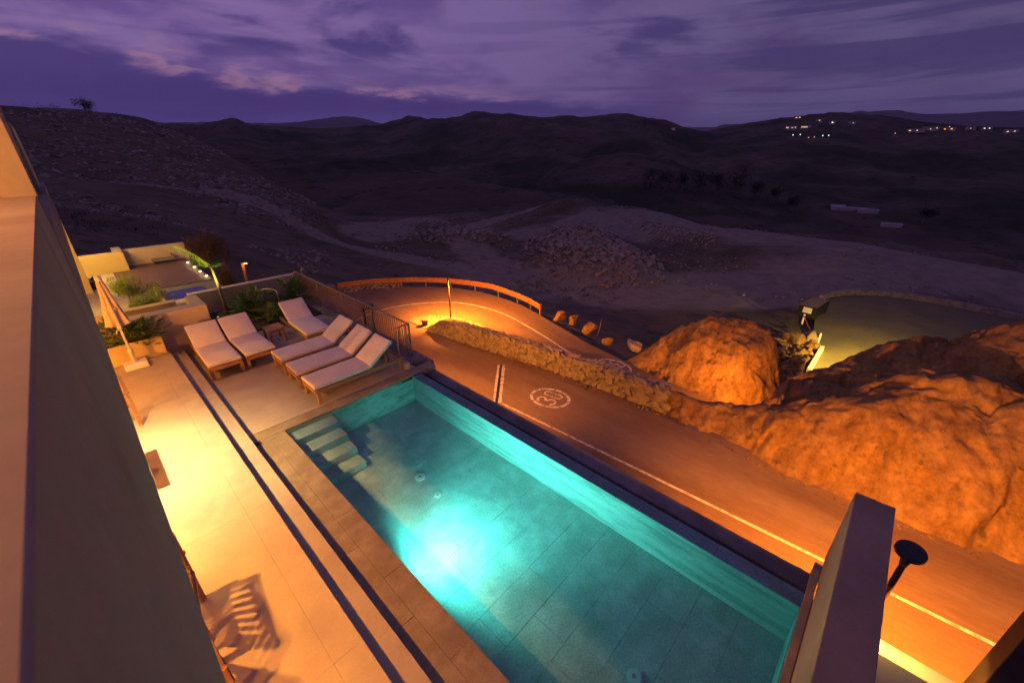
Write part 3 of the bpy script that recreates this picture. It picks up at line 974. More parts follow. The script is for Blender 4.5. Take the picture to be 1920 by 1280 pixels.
for k in range(8):
    y0 = PY0 + 0.9 * k
    box('overflow_slab', (PX1 + 0.002, 4.302, y0 + 0.003, min(y0 + 0.9, PY1) - 0.003, -0.044, -0.034), M['pooltile'], wr, bev=0.002)
stp = empty('pool_steps', (0, 0, 0))
stp.parent = pool
for k in range(4):
    y1 = PY1 - 0.27 - 0.29 * k
    box('step', (PX0 + 0.002, 2.29, PY1 - 0.30 - 0.29 * k if k else PY1 - 0.30, PY1 - 0.004 if k == 0 else y1 + 0.27, PF, -0.10 - 0.135 * k), M['pooltile'], stp, bev=0.012, seg=2)
# coping slabs
for k in range(9):
    y0 = -0.42 + 1.2 * k
    y1 = min(y0 + 1.2, 6.875)
    if y1 - y0 < 0.05:
        continue
    box('coping_slab', (1.205, 1.465, y0 + 0.001, y1 - 0.001, -0.044, 0.0), M['coping'], pool, bev=0.002)
    ys = y0 + 0.6
    box('coping_slab', (0.93, 1.2035, max(-0.42, ys - 1.2) + 0.001, min(ys, 6.875) - 0.001, -0.044, -0.001), M['coping'], pool, bev=0.002)
for k in range(4):
    x0 = 0.93 + 0.96 * k
    box('coping_slab', (x0 + 0.003, min(x0 + 0.96, 4.72) - 0.003, 6.88, 7.138, -0.044 if k < 3 else -0.10, 0.002), M['coping'], pool, bev=0.005)
box('coping_slab', (1.21, 4.70, -0.418, -0.345, -0.044, 0.001), M['coping'], pool, bev=0.004)


def ring_disc(name, x, y, r, parent):
    d = empty(name, (x, y, PF))
    d.parent = parent
    cyl('cover_plate', 0, 0, 0.002, 0.014, r, M['white'], d, 24)
    cyl('screw_cap', 0, 0, 0.0142, 0.017, r * 0.28, M['galv'], d, 12)
    return d


ring_disc('drain_cover', 2.77, 4.81, 0.09, pool)
ring_disc('drain_cover', 2.73, 4.27, 0.055, pool)
ring_disc('drain_cover', 2.61, 0.73, 0.075, pool)
# underwater lamp on the house side
pl = empty('underwater_lamp', (PX0, 3.35, -0.30))
pl.parent = pool
tube('lamp_ring', [(0, 0, 0), (0.025, 0, 0)], [0.10, 0.095], M['white'], pl, 24)
tube('lamp_glass', [(0.0255, 0, 0), (0.034, 0, 0)], [0.075, 0.06], M['lamp_pool'], pl, 24)
lamp('pool_light', 'POINT', (0.50, 0.05, 0.02), 5.5, (0.30, 1.0, 0.88), pl, 0.12)
lamp('pool_light', 'SPOT', (0.10, 0.0, 0.14), 145.0, (0.10, 1.0, 0.86), pl, 0.06, target=(2.6, -0.1, 0.20), angle=168, blend=0.35)
lamp('pool_light', 'SPOT', (0.06, 0.0, 0.14), 420.0, (0.15, 1.0, 0.88), pl, 0.06, target=(2.6, -0.1, 0.08), angle=110, blend=1.0)

nw = 60
wv = [(x, y, -0.030) for x in np.linspace(PX0 + 0.001, 4.301, 30) for y in np.linspace(PY0 + 0.001, PY1 - 0.001, nw)]
tag(mesh('pool_water', wv, grid_faces(30, nw), M['water'], smooth=True), kind='structure')

# overflow channel and the retaining wall above the road
rw = empty('retaining_wall', (0, 0, 0))
tag(rw, 'tall plain retaining wall between the pool overflow and the road', 'wall')
box('channel_floor', (4.30, 4.62, -0.45, 6.88, -1.2, -0.95), M['black'], rw, bev=0)
box('channel_wall', (4.62, 4.90, -0.40, 7.20, -6.2, -0.30), M['concrete'], rw, bev=0.01)
box('channel_wall', (4.30, 4.90, 7.201, 14.9, -7.0, -0.06), M['concrete'], rw, bev=0.01)
box('kerb', (4.36, 4.76, 7.30, 14.2, -0.06, 0.05), M['concrete'], rw, bev=0.01)
box('pier', (4.70, 4.93, -0.44, -0.36, -3.0, -0.12), M['plaster_grey'], rw, bev=0.005)
box('channel_wall', (5.0, 5.21, -8.0, -0.77, -6.2, -1.0), M['plaster'], rw, bev=0.01)
box('channel_floor', (3.0, 4.999, -8.0, -0.77, -6.2, -2.6), M['concrete'], rw, bev=0)

# dark privacy wall right of the overflow end and the tall pier at the picture's edge
pw = box('privacy_wall', (1.0, 4.96, -0.755, -0.425, -0.02, 1.03), M['parapet'], bev=0.006)
tag(pw, 'thick plastered privacy wall closing the near end of the pool', 'wall')
fl_l = empty('wall_lamp', (4.80, -0.84, -1.0))
tag(fl_l, 'small warm wall lamp lighting the wall head behind the privacy wall', 'lamp')
box('bracket', (0.12, 0.199, -0.03, 0.03, -0.16, -0.10), M['black'], fl_l, bev=0.004)
box('lamp_body', (-0.03, 0.12, -0.05, 0.05, -0.16, 0.04), M['black'], fl_l, bev=0.005)
box('lamp_glass', (-0.02, 0.11, -0.045, 0.045, 0.0405, 0.055), M['lamp_warm'], fl_l, bev=0)
lamp('wall_light', 'SPOT', (0.17, -0.10, 0.42), 150.0, (1.0, 0.62, 0.10), fl_l, 0.04, target=(0.32, -0.62, 0.0), angle=95, blend=0.6)
tp = box('boundary_pier', (5.05, 5.35, -7.0, -1.95, -5.5, 1.2), M['pole'], bev=0.006)
tag(tp, 'dark boundary wall standing across the lower right corner of the view', 'wall')

# ================================================================== the house the view is taken from
hs = empty('villa', (0, 0, 0))
tag(hs, 'plastered villa with a balcony parapet running along the pool terrace', 'building')
box('parapet', (-0.46, -0.12, -3.0, 5.65, 2.74, 4.06), M['parapet'], hs, bev=0.006, seg=2)
box('slab', (-3.4, -0.13, -3.0, 20.4, 2.72, 2.95), M['plaster_grey'], hs, bev=0.004)
box('parapet', (-0.47, -0.13, 5.95, 18.8, 2.955, 3.62), M['plaster_grey'], hs, bev=0.006)
prof = [(5.65, 2.955), (5.80, 4.03), (7.70, 4.87), (9.4, 5.65), (9.4, 5.9), (5.62, 5.9)]
n = len(prof)
V = [(x, y, z) for x in (-1.6, -0.115) for y, z in prof]
F = [tuple(range(n)), tuple(range(n, 2 * n))[::-1]] + [(i, n + i, n + (i + 1) % n, (i + 1) % n) for i in range(n)]
me = pymesh('stair_wall', V, F)
bm = bmesh.new()
bm.from_mesh(me)
bmesh.ops.recalc_face_normals(bm, faces=bm.faces)
bm.to_mesh(me)
bm.free()
link('stair_wall', me, M['parapet'], hs)
box('wall', (-3.4, -0.19, 13.5, 16.6, 3.62, 4.97), M['plaster_grey'], hs, bev=0.006)
box('wall', (-3.4, -3.1, -3.0, 18.9, 0.30, 2.72), M['plaster'], hs, bev=0)
box('upper_wall', (-3.4, -3.1, -3.0, 18.9, 2.95, 5.9), M['plaster'], hs, bev=0)
box('fin_wall', (-3.1, -0.14, 18.35, 18.9, 0.30, 2.72), M['yellow_plaster'], hs, bev=0.004)
for k, (x, y, pwr) in enumerate([(-0.95, 2.3, 260.0), (-0.95, 4.3, 560.0), (-0.75, 6.6, 1500.0), (-0.9, 9.6, 260.0), (-0.6, 14.8, 420.0), (-0.45, 19.9, 420.0)]):
    dl = empty('downlight', (x, y, 2.72))
    tag(dl, ['recessed soffit downlight nearest the camera', 'soffit downlight above the armchairs', 'brightest soffit downlight, above the middle of the terrace',
             'dim soffit downlight above the planter', 'soffit downlight above the neighbouring plunge pool', 'soffit downlight beyond the fin, beside the ochre wall'][k], 'lamp', 'downlights under the balcony')
    cyl('trim_ring', 0, 0, -0.012, -0.001, 0.055, M['white'], dl, 20)
    cyl('lamp_glass', 0, 0, -0.016, -0.0122, 0.042, M['lamp_warm'], dl, 16)
    lamp('soffit_light', 'SPOT', (0, 0, -0.03), pwr, (1.0, 0.60, 0.24) if k == 2 else ((1.0, 0.56, 0.13) if k > 3 else WARM), dl, 0.035, target=(0.0 if k > 3 else (0.2 if k == 2 else 0.8), 0, -3), angle=106 if k == 2 else (178 if k > 3 else 150), blend=1.0 if k < 4 else 0.2)
for y_, p_, lab in ((8.2, 720.0, 'warm sconce on the ground floor house wall beside the planter'), (1.7, 520.0, 'warm sconce on the ground floor house wall nearest the camera')):
    sc_ = empty('wall_sconce', (-3.1, y_, 1.0))
    tag(sc_, lab, 'lamp', 'sconces on the house wall')
    box('back_plate', (0.0, 0.03, -0.05, 0.05, -0.12, 0.12), M['black'], sc_, bev=0.004)
    tube('lamp_glass', [(0.08, 0, -0.09), (0.08, 0, 0.09)], 0.04, M['lamp_warm'], sc_, 12)
    lamp('sconce_light', 'POINT', (0.25, 0, 0), p_, (1.0, 0.33, 0.04), sc_, 0.05)
bl = empty('balcony_lamp', (-3.1, 3.6, 5.2))
tag(bl, 'warm wall lamp on the balcony above the parapet', 'lamp')
box('lamp_body', (0.0, 0.08, -0.06, 0.06, -0.12, 0.12), M['black'], bl, bev=0.006)
box('lamp_glass', (0.0805, 0.088, -0.045, 0.045, -0.1, 0.1), M['lamp_warm'], bl, bev=0)
lamp('balcony_light', 'SPOT', (0.2, 0, 0), 1200.0, (1.0, 0.42, 0.10), bl, 0.06, target=(2.7, 0.0, -1.1), angle=150, blend=0.6)

# ------------------------------------------------------------------ neighbouring terrace
nb = boxes('neighbour_terrace', [(-3.2, 1.20, 12.75, 14.62, -1.0, 0.295), (-3.2, 2.93, 14.621, 22.2, -1.0, 0.295)], M['grout'], bev=0)
tag(nb, kind='structure')
for k in range(24):                     # deck boards
    box('deck_board', (0.56, 2.90, 17.4 + 0.19 * k, 17.4 + 0.19 * k + 0.176, 0.297, 0.322), M['deckwood'], nb, bev=0.003)
tiles(nb, [-3.1, -1.5, -0.3, 0.55], [12.8, 14.0, 15.2, 16.4, 17.6, 18.8, 20.0, 21.15], 0.32, 0.02, M['terrace'])
for k in range(3):
    box('deck_step', (0.95, 1.86, 17.38 - 0.24 * (k + 1), 17.38 - 0.24 * k - 0.004, -0.2, 0.24 - 0.13 * k), M['deckwood'], nb, bev=0.004)

pg = empty('plunge_pool', (0, 0, 0))
tag(pg, 'small raised plunge pool with thick plaster walls beyond the loungers', 'plunge pool')
box('front_wall', (-0.30, 1.66, 11.70, 12.02, 0.0, 1.10), M['plaster'], pg, bev=0.006)
box('side_wall', (1.42, 1.66, 12.021, 12.75, 0.0, 1.098), M['plaster'], pg, bev=0.006)
box('side_wall', (1.24, 1.66, 12.751, 14.9, 0.0, 0.50), M['plaster'], pg, bev=0.006)
box('inner_wall', (-0.30, 1.20, 12.48, 12.72, 0.3, 1.098), M['yellow_plaster'], pg, bev=0.005)
box('inner_wall', (1.16, 1.22, 12.721, 16.4, 0.3, 0.62), M['yellow_plaster'], pg, bev=0.005)
box('basin', (1.221, 2.40, 14.901, 16.6, -0.6, 0.36), M['blue_water'], pg, bev=0)
box('ochre_wall', (-0.25, 1.06, 21.16, 21.40, 0.29, 1.03), M['yellow_plaster'], None, bev=0.005)
tag(bpy.data.objects['ochre_wall'], 'bright ochre garden wall at the far left end of the terrace', 'wall')
gw = box('parapet_wall', (1.062, 3.1, 22.0, 22.25, -0.8, 0.95), M['plaster'], bev=0.006)
tag(gw, 'low plastered wall behind the neighbouring timber deck', 'wall')
gw2 = box('parapet_wall', (0.80, 1.06, 21.42, 22.25, -0.8, 1.06), M['plaster'], bev=0.006)
tag(gw2, 'short return wall joining the ochre wall to the deck wall', 'wall')
bn = empty('bench', (2.2, 21.75, 0.32))
tag(bn, 'low grey bench against the wall of the timber deck', 'bench')
box('seat', (-0.36, 0.36, -0.2, 0.2, 0.10, 0.16), M['plaster_grey'], bn, bev=0.008)
box('base', (-0.33, 0.33, -0.17, 0.17, 0.0, 0.10), M['black'], bn, bev=0.004)
box('armrest', (0.30, 0.36, -0.2, 0.2, 0.16, 0.30), M['plaster_grey'], bn, bev=0.006)
for k, y in enumerate((20.9, 19.8, 18.9, 18.0)):
    d = empty('deck_spotlight', (2.84, y, 0.322))
    tag(d, ['deck spotlight farthest along the timber deck', 'second deck spotlight from the far end', 'third deck spotlight from the far end', 'deck spotlight nearest the palm'][k], 'spotlight', 'spotlights along the timber deck')
    cyl('trim_ring', 0, 0, 0.0, 0.012, 0.05, M['galv'], d, 16)
    cyl('lamp_glass', 0, 0, 0.0122, 0.02, 0.03, emitter('deck_lamp_glass', (1.0, 0.78, 0.42), 22.0) if k == 0 else bpy.data.materials['deck_lamp_glass'], d, 16)
    lamp('deck_light', 'POINT', (0, 0, 0.08), 2.2, (1.0, 0.72, 0.32), d, 0.03)

pot = empty('flower_pot', (-0.05, 18.95, 0.32))
tag(pot, 'black pot with a dark spiky plant beside the ochre end wall', 'pot')
tube('pot_body', [(0, 0, 0), (0, 0, 0.28)], [0.15, 0.21], M['black'], pot, 14, smooth=False)

# long garden wall behind the bed, closed by a round stone pier
gl = box('garden_wall', (1.70, 4.70, 14.38, 14.62, -0.6, 0.70), M['plaster'], bev=0.008)
tag(gl, 'long plastered garden wall behind the loungers and the palm', 'wall')
gp = empty('stone_pier', (4.86, 14.5, -0.3))
tag(gp, 'round rubble stone pier ending the garden wall at the railing', 'pier')
for k in range(14):
    me = hull_mesh('stone', 200 + k, 0.24, 0.24, 0.2, 12)
    link('stone', me, M['wallstone'], gp, loc=(0.11 * math.cos(k * 2.4), 0.11 * math.sin(k * 2.4), 0.08 + 0.072 * k))
bed = box('planting_bed', (1.70, 4.36, 11.96, 14.38, -0.6, 0.045), M['soil'], bev=0.01)
tag(bed, kind='structure')

# ------------------------------------------------------------------ railing
fn = empty('railing', (4.55, 7.55, 0.05))
tag(fn, 'slim metal bar railing along the terrace edge above the road', 'railing')
bar_me = pymesh('bar', *tube_data([(0, 0, 0.06), (0, 0, 0.81)], 0.010, 6))
bar_me.materials.append(M['metal'])
L = 6.55
box('top_rail', (-0.02, 0.02, -0.02, L, 0.81, 0.835), M['metal'], fn, bev=0.003)
box('bottom_rail', (-0.012, 0.012, 0.0, L, 0.045, 0.065), M['metal'], fn, bev=0.002)
box('top_rail', (-0.34, -0.021, -0.02, 0.02, 0.811, 0.834), M['metal'], fn, bev=0.003)
for k in range(5):
    y = k * (L - 0.02) / 4
    box('post', (-0.018, 0.018, y - 0.018, y + 0.018, -0.02, 0.81), M['metal'], fn, bev=0.003)
box('post', (-0.345, -0.315, -0.018, 0.018, -0.05, 0.811), M['galv'], fn, bev=0.003)
for k in range(1, 68):
    link('bar', bar_me, None, fn, loc=(0, k * L / 68, 0))
for k in range(1, 4):
    link('bar', bar_me, None, fn, loc=(-0.33 + 0.082 * k, 0, 0))
vf = empty('valve_box', (4.19, 7.22, 0.0))
tag(vf, 'small lit junction box on the coping corner below the railing post', 'box')
box('box_body', (-0.07, 0.07, -0.07, 0.07, 0.0, 0.14), M['plaster'], vf, bev=0.03, seg=2)
box('box_lid', (-0.06, 0.06, -0.06, 0.06, 0.141, 0.15), M['plaster'], vf, bev=0.004)
sk = empty('socket_block', (1.0, 6.80, 0.0))
tag(sk, 'small black socket block beside the step at the pool corner', 'socket')
box('block', (-0.05, 0.06, -0.035, 0.035, 0.0, 0.04), M['black'], sk, bev=0.004)
box('cap', (0.02, 0.055, -0.02, 0.02, 0.0405, 0.05), M['black'], sk, bev=0.003)


# ------------------------------------------------------------------ loungers
def copy_tree(o, parent=None):
    c = o.copy()
    COL.objects.link(c)
    if parent is not None:
        c.parent = parent
    for ch in [q for q in o.children]:
        copy_tree(ch, c)
    return c


def cushion_mesh(name, l, w, t):
    bm = bmesh.new()
    box_bm(bm, 0, l, -w / 2, w / 2, 0, t)
    bmesh.ops.bevel(bm, geom=list(bm.edges), offset=0.022, segments=3, affect='EDGES', profile=0.6)
    bmesh.ops.subdivide_edges(bm, edges=[e for e in bm.edges if e.calc_length() > 0.2], cuts=6, use_grid_fill=True)
    for v in bm.verts:
        if v.co.z > t - 0.01:
            v.co.z += 0.018 * noise.noise(Vector((v.co.x * 3.2, v.co.y * 4.0, l * 7))) + 0.012 * (1 - (2 * v.co.y / w) ** 2)
    bmesh.ops.recalc_face_normals(bm, faces=bm.faces)
    return bm_mesh(name, bm)


def make_lounger():
    t = empty('sun_lounger')
    W_, ang = 0.62, R(36)
    link('seat_cushion', cushion_mesh('seat_cushion', 1.17, W_, 0.07), M['cushion'], t, True, loc=(0, 0, 0.315))
    b = link('back_cushion', cushion_mesh('back_cushion', 0.70, W_, 0.07), M['cushion'], t, True, loc=(1.165, 0, 0.315))
    b.rotation_euler = (0, -ang, 0)
    for s in (-1, 1):
        box('side_rail', (0.02, 1.95, s * 0.285 - 0.02, s * 0.285 + 0.02, 0.215, 0.295), M['teak'], t, bev=0.004)
        for x in (0.045, 1.86):
            box('leg', (x - 0.025, x + 0.04, s * 0.282 - 0.03, s * 0.282 + 0.03, 0.0, 0.29), M['teak'], t, bev=0.004)
    box('end_rail', (0.0, 0.03, -0.30, 0.30, 0.222, 0.302), M['teak'], t, bev=0.004)
    box('end_rail', (1.92, 1.95, -0.263, 0.263, 0.222, 0.29), M['teak'], t, bev=0.004)
    for k in range(9):
        box('slat', (0.07 + 0.122 * k, 0.15 + 0.122 * k, -0.26, 0.26, 0.294, 0.312), M['teak'], t, bev=0.002)
    bf = empty('back_frame', (1.165, 0, 0.30))
    bf.parent = t
    bf.rotation_euler = (0, -ang, 0)
    for s in (-1, 1):
        box('stile', (0.0, 0.70, s * 0.25 - 0.02, s * 0.25 + 0.02, -0.03, 0.012), M['teak'], bf, bev=0.003)
    for k in range(6):
        box('slat', (0.03 + 0.115 * k, 0.11 + 0.115 * k, -0.229, 0.229, -0.008, 0.011), M['teak'], bf, bev=0.002)
    for s in (-1, 1):
        tube('prop', [(1.56, s * 0.2, 0.56), (1.80, s * 0.2, 0.26)], 0.011, M['teak'], t, 6)
    return t


LG = 'sun loungers on the lower terrace'
lp = make_lounger()
spots = [(2.20, 9.20, 0, 'lounger with its foot to the house, farthest of the row of three by the railing'),
         (2.20, 8.36, 0, 'middle lounger of the row of three pointing at the railing'),
         (2.20, 7.53, 0, 'lounger nearest the pool, cream cushion, pointing at the railing'),
         (1.37, 9.72, 90, 'cream lounger beside the terrace step, leftmost of all'),
         (2.07, 9.74, 90, 'cream lounger second from the terrace step, next to the side table'),
         (3.43, 9.86, 90, 'cream lounger on its own in the corner between side table and railing')]
for i, (x, y, a, lab) in enumerate(spots):
    o = lp if i == 0 else copy_tree(lp)
    o.location = (x, y, 0.001)
    o.rotation_euler = (0, 0, R(a))
    o.rotation_euler[2] += R((0.6, -0.8, 0.4, -0.5, 0.9, -1.2)[i])
    tag(o, lab, 'sun lounger', LG)

tb = empty('side_table', (2.75, 10.97, 0.001), R(2))
tag(tb, 'small square teak side table between two loungers', 'table')
for k in range(4):
    box('top_slat', (-0.20, 0.20, -0.205 + 0.104 * k, -0.205 + 0.104 * k + 0.098, 0.355, 0.38), M['teak'], tb, bev=0.003)
box('apron', (-0.18, 0.18, -0.19, -0.165, 0.29, 0.354), M['teak'], tb, bev=0.003)
box('apron', (-0.18, 0.18, 0.165, 0.19, 0.29, 0.354), M['teak'], tb, bev=0.003)
for sx in (-1, 1):
    for sy in (-1, 1):
        box('leg', (sx * 0.17 - 0.025, sx * 0.17 + 0.025, sy * 0.215 - 0.024, sy * 0.215 + 0.024 if sy < 0 else sy * 0.215 + 0.024, 0.0, 0.353), M['teak'], tb, bev=0.003)


# ------------------------------------------------------------------ wooden armchairs and table under the balcony
def make_chair():
    t = empty('garden_armchair')
    box('seat_frame', (-0.26, 0.26, -0.26, 0.26, 0.37, 0.41), M['teak'], t, bev=0.005)
    for k in range(6):
        box('seat_slat', (-0.25 + 0.085 * k, -0.175 + 0.085 * k, -0.245, 0.245, 0.411, 0.43), M['teak'], t, bev=0.003)
    for sy in (-1, 1):
        box('leg', (0.20, 0.25, sy * 0.265 - 0.022, sy * 0.265 + 0.022, 0.0, 0.92), M['teak'], t, bev=0.004)
        box('leg', (-0.27, -0.22, sy * 0.265 - 0.022, sy * 0.265 + 0.022, 0.0, 0.62), M['teak'], t, bev=0.004)
        box('armrest', (-0.31, 0.26, sy * 0.285 - 0.03, sy * 0.285 + 0.03, 0.621, 0.645), M['teak'], t, bev=0.008)
    box('back_rail', (0.205, 0.245, -0.243, 0.243, 0.85, 0.92), M['teak'], t, bev=0.004)
    box('back_rail', (0.205, 0.245, -0.243, 0.243, 0.45, 0.50), M['teak'], t, bev=0.004)
    for k in range(7):
        y = -0.21 + 0.07 * k
        box('back_slat', (0.215, 0.235, y - 0.017, y + 0.017, 0.501, 0.849), M['teak'], t, bev=0.002)
    return t


ch = make_chair()
for i, (x, y, a, lab) in enumerate([(-0.50, 3.0, 6, 'slatted wooden armchair nearest the camera, below the parapet'), (-0.50, 3.85, -6, 'slatted wooden armchair second from the camera, below the parapet'),
                                    (-0.50, 8.45, 15, 'wooden armchair on its own between table and planter')]):
    o = ch if i == 0 else copy_tree(ch)
    o.location = (x, y, 0.321)
    o.rotation_euler = (0, 0, R(a))
    tag(o, lab, 'chair', 'armchairs along the house wall')
tt = empty('terrace_table', (-0.62, 6.75, 0.321))
tag(tt, 'low wooden table below the parapet beside the lit terrace', 'table')
for k in range(6):
    box('top_slat', (-0.33 + 0.112 * k, -0.33 + 0.112 * k + 0.106, -0.42, 0.42, 0.50, 0.53), M['teak'], tt, bev=0.003)
for sx in (-1, 1):
    for sy in (-1, 1):
        box('leg', (sx * 0.27 - 0.03, sx * 0.27 + 0.03, sy * 0.36 - 0.03, sy * 0.36 + 0.03, 0.0, 0.499), M['teak'], tt, bev=0.004)

# ------------------------------------------------------------------ closed parasol
ps = empty('parasol', (0.05, 10.93, 0.321))
tag(ps, 'closed beige parasol on a white pole in a square base block', 'parasol')
box('base', (-0.19, 0.19, -0.15, 0.15, 0.0, 0.12), M['white'], ps, bev=0.008)
tube('sleeve', [(0, 0, 0.12), (0, 0, 0.36), (0, 0, 0.37), (0, 0, 0.41)], [0.04, 0.036, 0.05, 0.045], M['white'], ps, 14)
tube('pole', [(0, 0, 0.3), (0, 0, 1.9)], 0.021, M['white'], ps, 10)
V = []
na_, nz_ = 48, 14
for j in range(nz_):
    t = j / (nz_ - 1)
    z = 1.86 - 0.92 * t
    for k in range(na_):
        a = 2 * math.pi * k / na_
        fold = 0.5 + 0.5 * math.cos(a * 8 + 1.1 * math.sin(a * 3 + 0.7)) * (0.75 + 0.25 * math.sin(a * 5))
        rad = 0.018 + (0.055 + 0.125 * t ** 1.1) * (0.44 + 0.80 * fold * (0.35 + 0.65 * t)) + 0.012 * noise.noise(Vector((math.cos(a) * 2, math.sin(a) * 2, t * 4)))
        V.append((rad * math.cos(a + 0.2 * t), rad * math.sin(a + 0.2 * t), z + (0.05 * fold if j == nz_ - 1 else 0)))
F = []
for j in range(nz_ - 1):
    for k in range(na_):
        k2 = (k + 1) % na_
        F.append((j * na_ + k, j * na_ + k2, (j + 1) * na_ + k2, (j + 1) * na_ + k))
mesh('canopy', V, F, M['canopy'], ps, True)
tube('finial', [(0, 0, 1.84), (0, 0, 1.89), (0, 0, 1.95), (0, 0, 1.97)], [0.03, 0.055, 0.05, 0.012], M['white'], ps, 14)
tube('tie_strap', [(0, 0, 1.28), (0, 0, 1.33)], [0.125, 0.115], M['canopy'], ps, 20)
tube('runner', [(0, 0, 0.86), (0, 0, 0.96)], [0.038, 0.034], M['white'], ps, 12)
tube('crank', [(0.02, 0, 0.84), (-0.06, -0.05, 0.86), (-0.08, -0.06, 0.80)], 0.013, M['white'], ps, 6)


# ------------------------------------------------------------------ plants
def blade(V, F, p, d, l, w, droop, r, seg=4):
    """one curved leaf blade"""
    d = Vector(d).normalized()
    side = d.cross(Vector((0, 0, 1)))
    if side.length < 0.05:
        side = Vector((1, 0, 0))
    side.normalize()
    q = Vector(p)
    b = len(V)
    for i in range(seg + 1):
        t = i / seg
        ww = w * (1 - t) ** 0.6 * (0.35 + 1.3 * t if t < 0.5 else 1.0) * 0.5
        V += [q + side * ww, q - side * ww]
        q = q + d * (l / seg)
        d = (d + Vector((0, 0, -droop / seg))).normalized()
    for i in range(seg):
        F.append((b + 2 * i, b + 2 * i + 1, b + 2 * i + 3, b + 2 * i + 2))


def lobed_plant(name, loc, scale, n, mat, label, seed, cat='plant', group=None):
    """leafy garden plant: stalks, each with a fan of narrow leaflets"""
    r = random.Random(seed)
    t = empty(name, loc)
    tag(t, label, cat, group)
    V, F, SV, SF = [], [], [], []
    for i in range(int(n * 1.9)):
        a = r.uniform(0, 6.28)
        el = r.uniform(0.35, 1.35)
        d = Vector((math.cos(a) * math.cos(el), math.sin(a) * math.cos(el), math.sin(el)))
        l = scale * r.uniform(0.45, 0.95)
        mid = d * l * 0.55 + Vector((0, 0, 0.06 * scale))
        tip = d * l + Vector((0, 0, -0.08 * l))
        v, f = tube_data([(0, 0, 0), mid, tip], [0.010 * scale, 0.008 * scale, 0.005 * scale], 4, False)
        b = len(SV)
        SV += v
        SF += [tuple(x + b for x in q) for q in f]
        dd_ = (tip - mid).normalized()
        sd = dd_.cross(Vector((0, 0, 1)))
        sd = sd.normalized() if sd.length > 0.05 else Vector((1, 0, 0))
        for k in range(9):
            u = (k - 4) / 4
            ld = (dd_ * (1.0 - 0.55 * abs(u)) + sd * u * 1.05 + Vector((0, 0, r.uniform(-0.1, 0.15)))).normalized()
            blade(V, F, tip - dd_ * 0.03 * scale, ld, scale * r.uniform(0.24, 0.38) * (1 - 0.25 * abs(u)), 0.095 * scale, 0.5, r, 3)
    mesh('foliage', V, F, mat, t)
    mesh('stem', SV, SF, M['leaf_b'], t)
    return t


pln = empty('planter', (0, 0, 0))
tag(pln, 'ochre rectangular planter box at the end of the upper terrace', 'planter')
box('front_panel', (-0.75, 0.62, 11.23, 11.27, 0.321, 0.75), M['yellow_plaster'], pln, bev=0.004)
box('side_panel', (0.58, 0.619, 11.271, 11.69, 0.321, 0.749), M['yellow_plaster'], pln, bev=0.003)
box('soil', (-0.75, 0.579, 11.271, 11.69, 0.33, 0.70), M['soil'], pln, bev=0)
for k, (x, y, s, n, mt, lab) in enumerate([(-0.22, 11.45, 0.62, 16, 'leaf_b', 'yellow green leafy plant at the left end of the planter'), (0.06, 11.46, 0.62, 18, 'leaf_a', 'deep green lobed plant in the middle of the planter behind the parasol'),
                                           (0.33, 11.47, 0.55, 14, 'leaf_a', 'lobed plant right of the parasol in the planter'), (0.52, 11.45, 0.42, 11, 'leaf_a', 'small lobed plant at the right end of the planter'),
                                           (0.36, 11.20, 0.36, 12, 'leaf_b', 'bright leafy plant hanging over the front of the planter')]):
    lobed_plant('leafy_plant', (x, y, 0.70 if k < 4 else 0.62), s, n, M[mt], lab, 60 + k, group='plants in the terrace planter')
for k, (x, y, s, n, mt, lab) in enumerate([(2.05, 12.6, 0.40, 12, 'leaf_c', 'dark low plant at the foot of the palm'), (2.95, 13.2, 0.85, 20, 'leaf_a', 'tall spreading plant in the middle of the planting bed'), (3.2, 13.6, 0.8, 18, 'leaf_b', 'yellowish plant against the garden wall'),
                                           (3.0, 12.3, 0.55, 16, 'leaf_b', 'low spiky plant behind the side table'), (4.2, 13.5, 0.85, 24, 'leaf_a', 'dense dark green shrub in the corner by the railing'), (3.38, 12.5, 0.5, 10, 'leaf_a', 'upright bright green plant beside the corner lounger')]):
    lobed_plant('leafy_plant', (x, y, 0.04), s, n, M[mt], lab, 80 + k, group='plants in the bed behind the loungers')

# upright broad blades beside the corner lounger
V, F = [], []
r_ = random.Random(5)
for k in range(16):
    a = r_.uniform(0, 6.28)
    blade(V, F, (r_.uniform(-0.08, 0.08), r_.uniform(-0.08, 0.08), 0), (0.25 * math.cos(a), 0.25 * math.sin(a), 1), r_.uniform(0.35, 0.55), 0.07, 0.15, r_)
sv_ = empty('sword_plant', (3.27, 12.0, 0.04))
tag(sv_, 'clump of upright sword shaped leaves behind the corner lounger', 'plant')
mesh('foliage', V, F, M['leaf_a'], sv_)

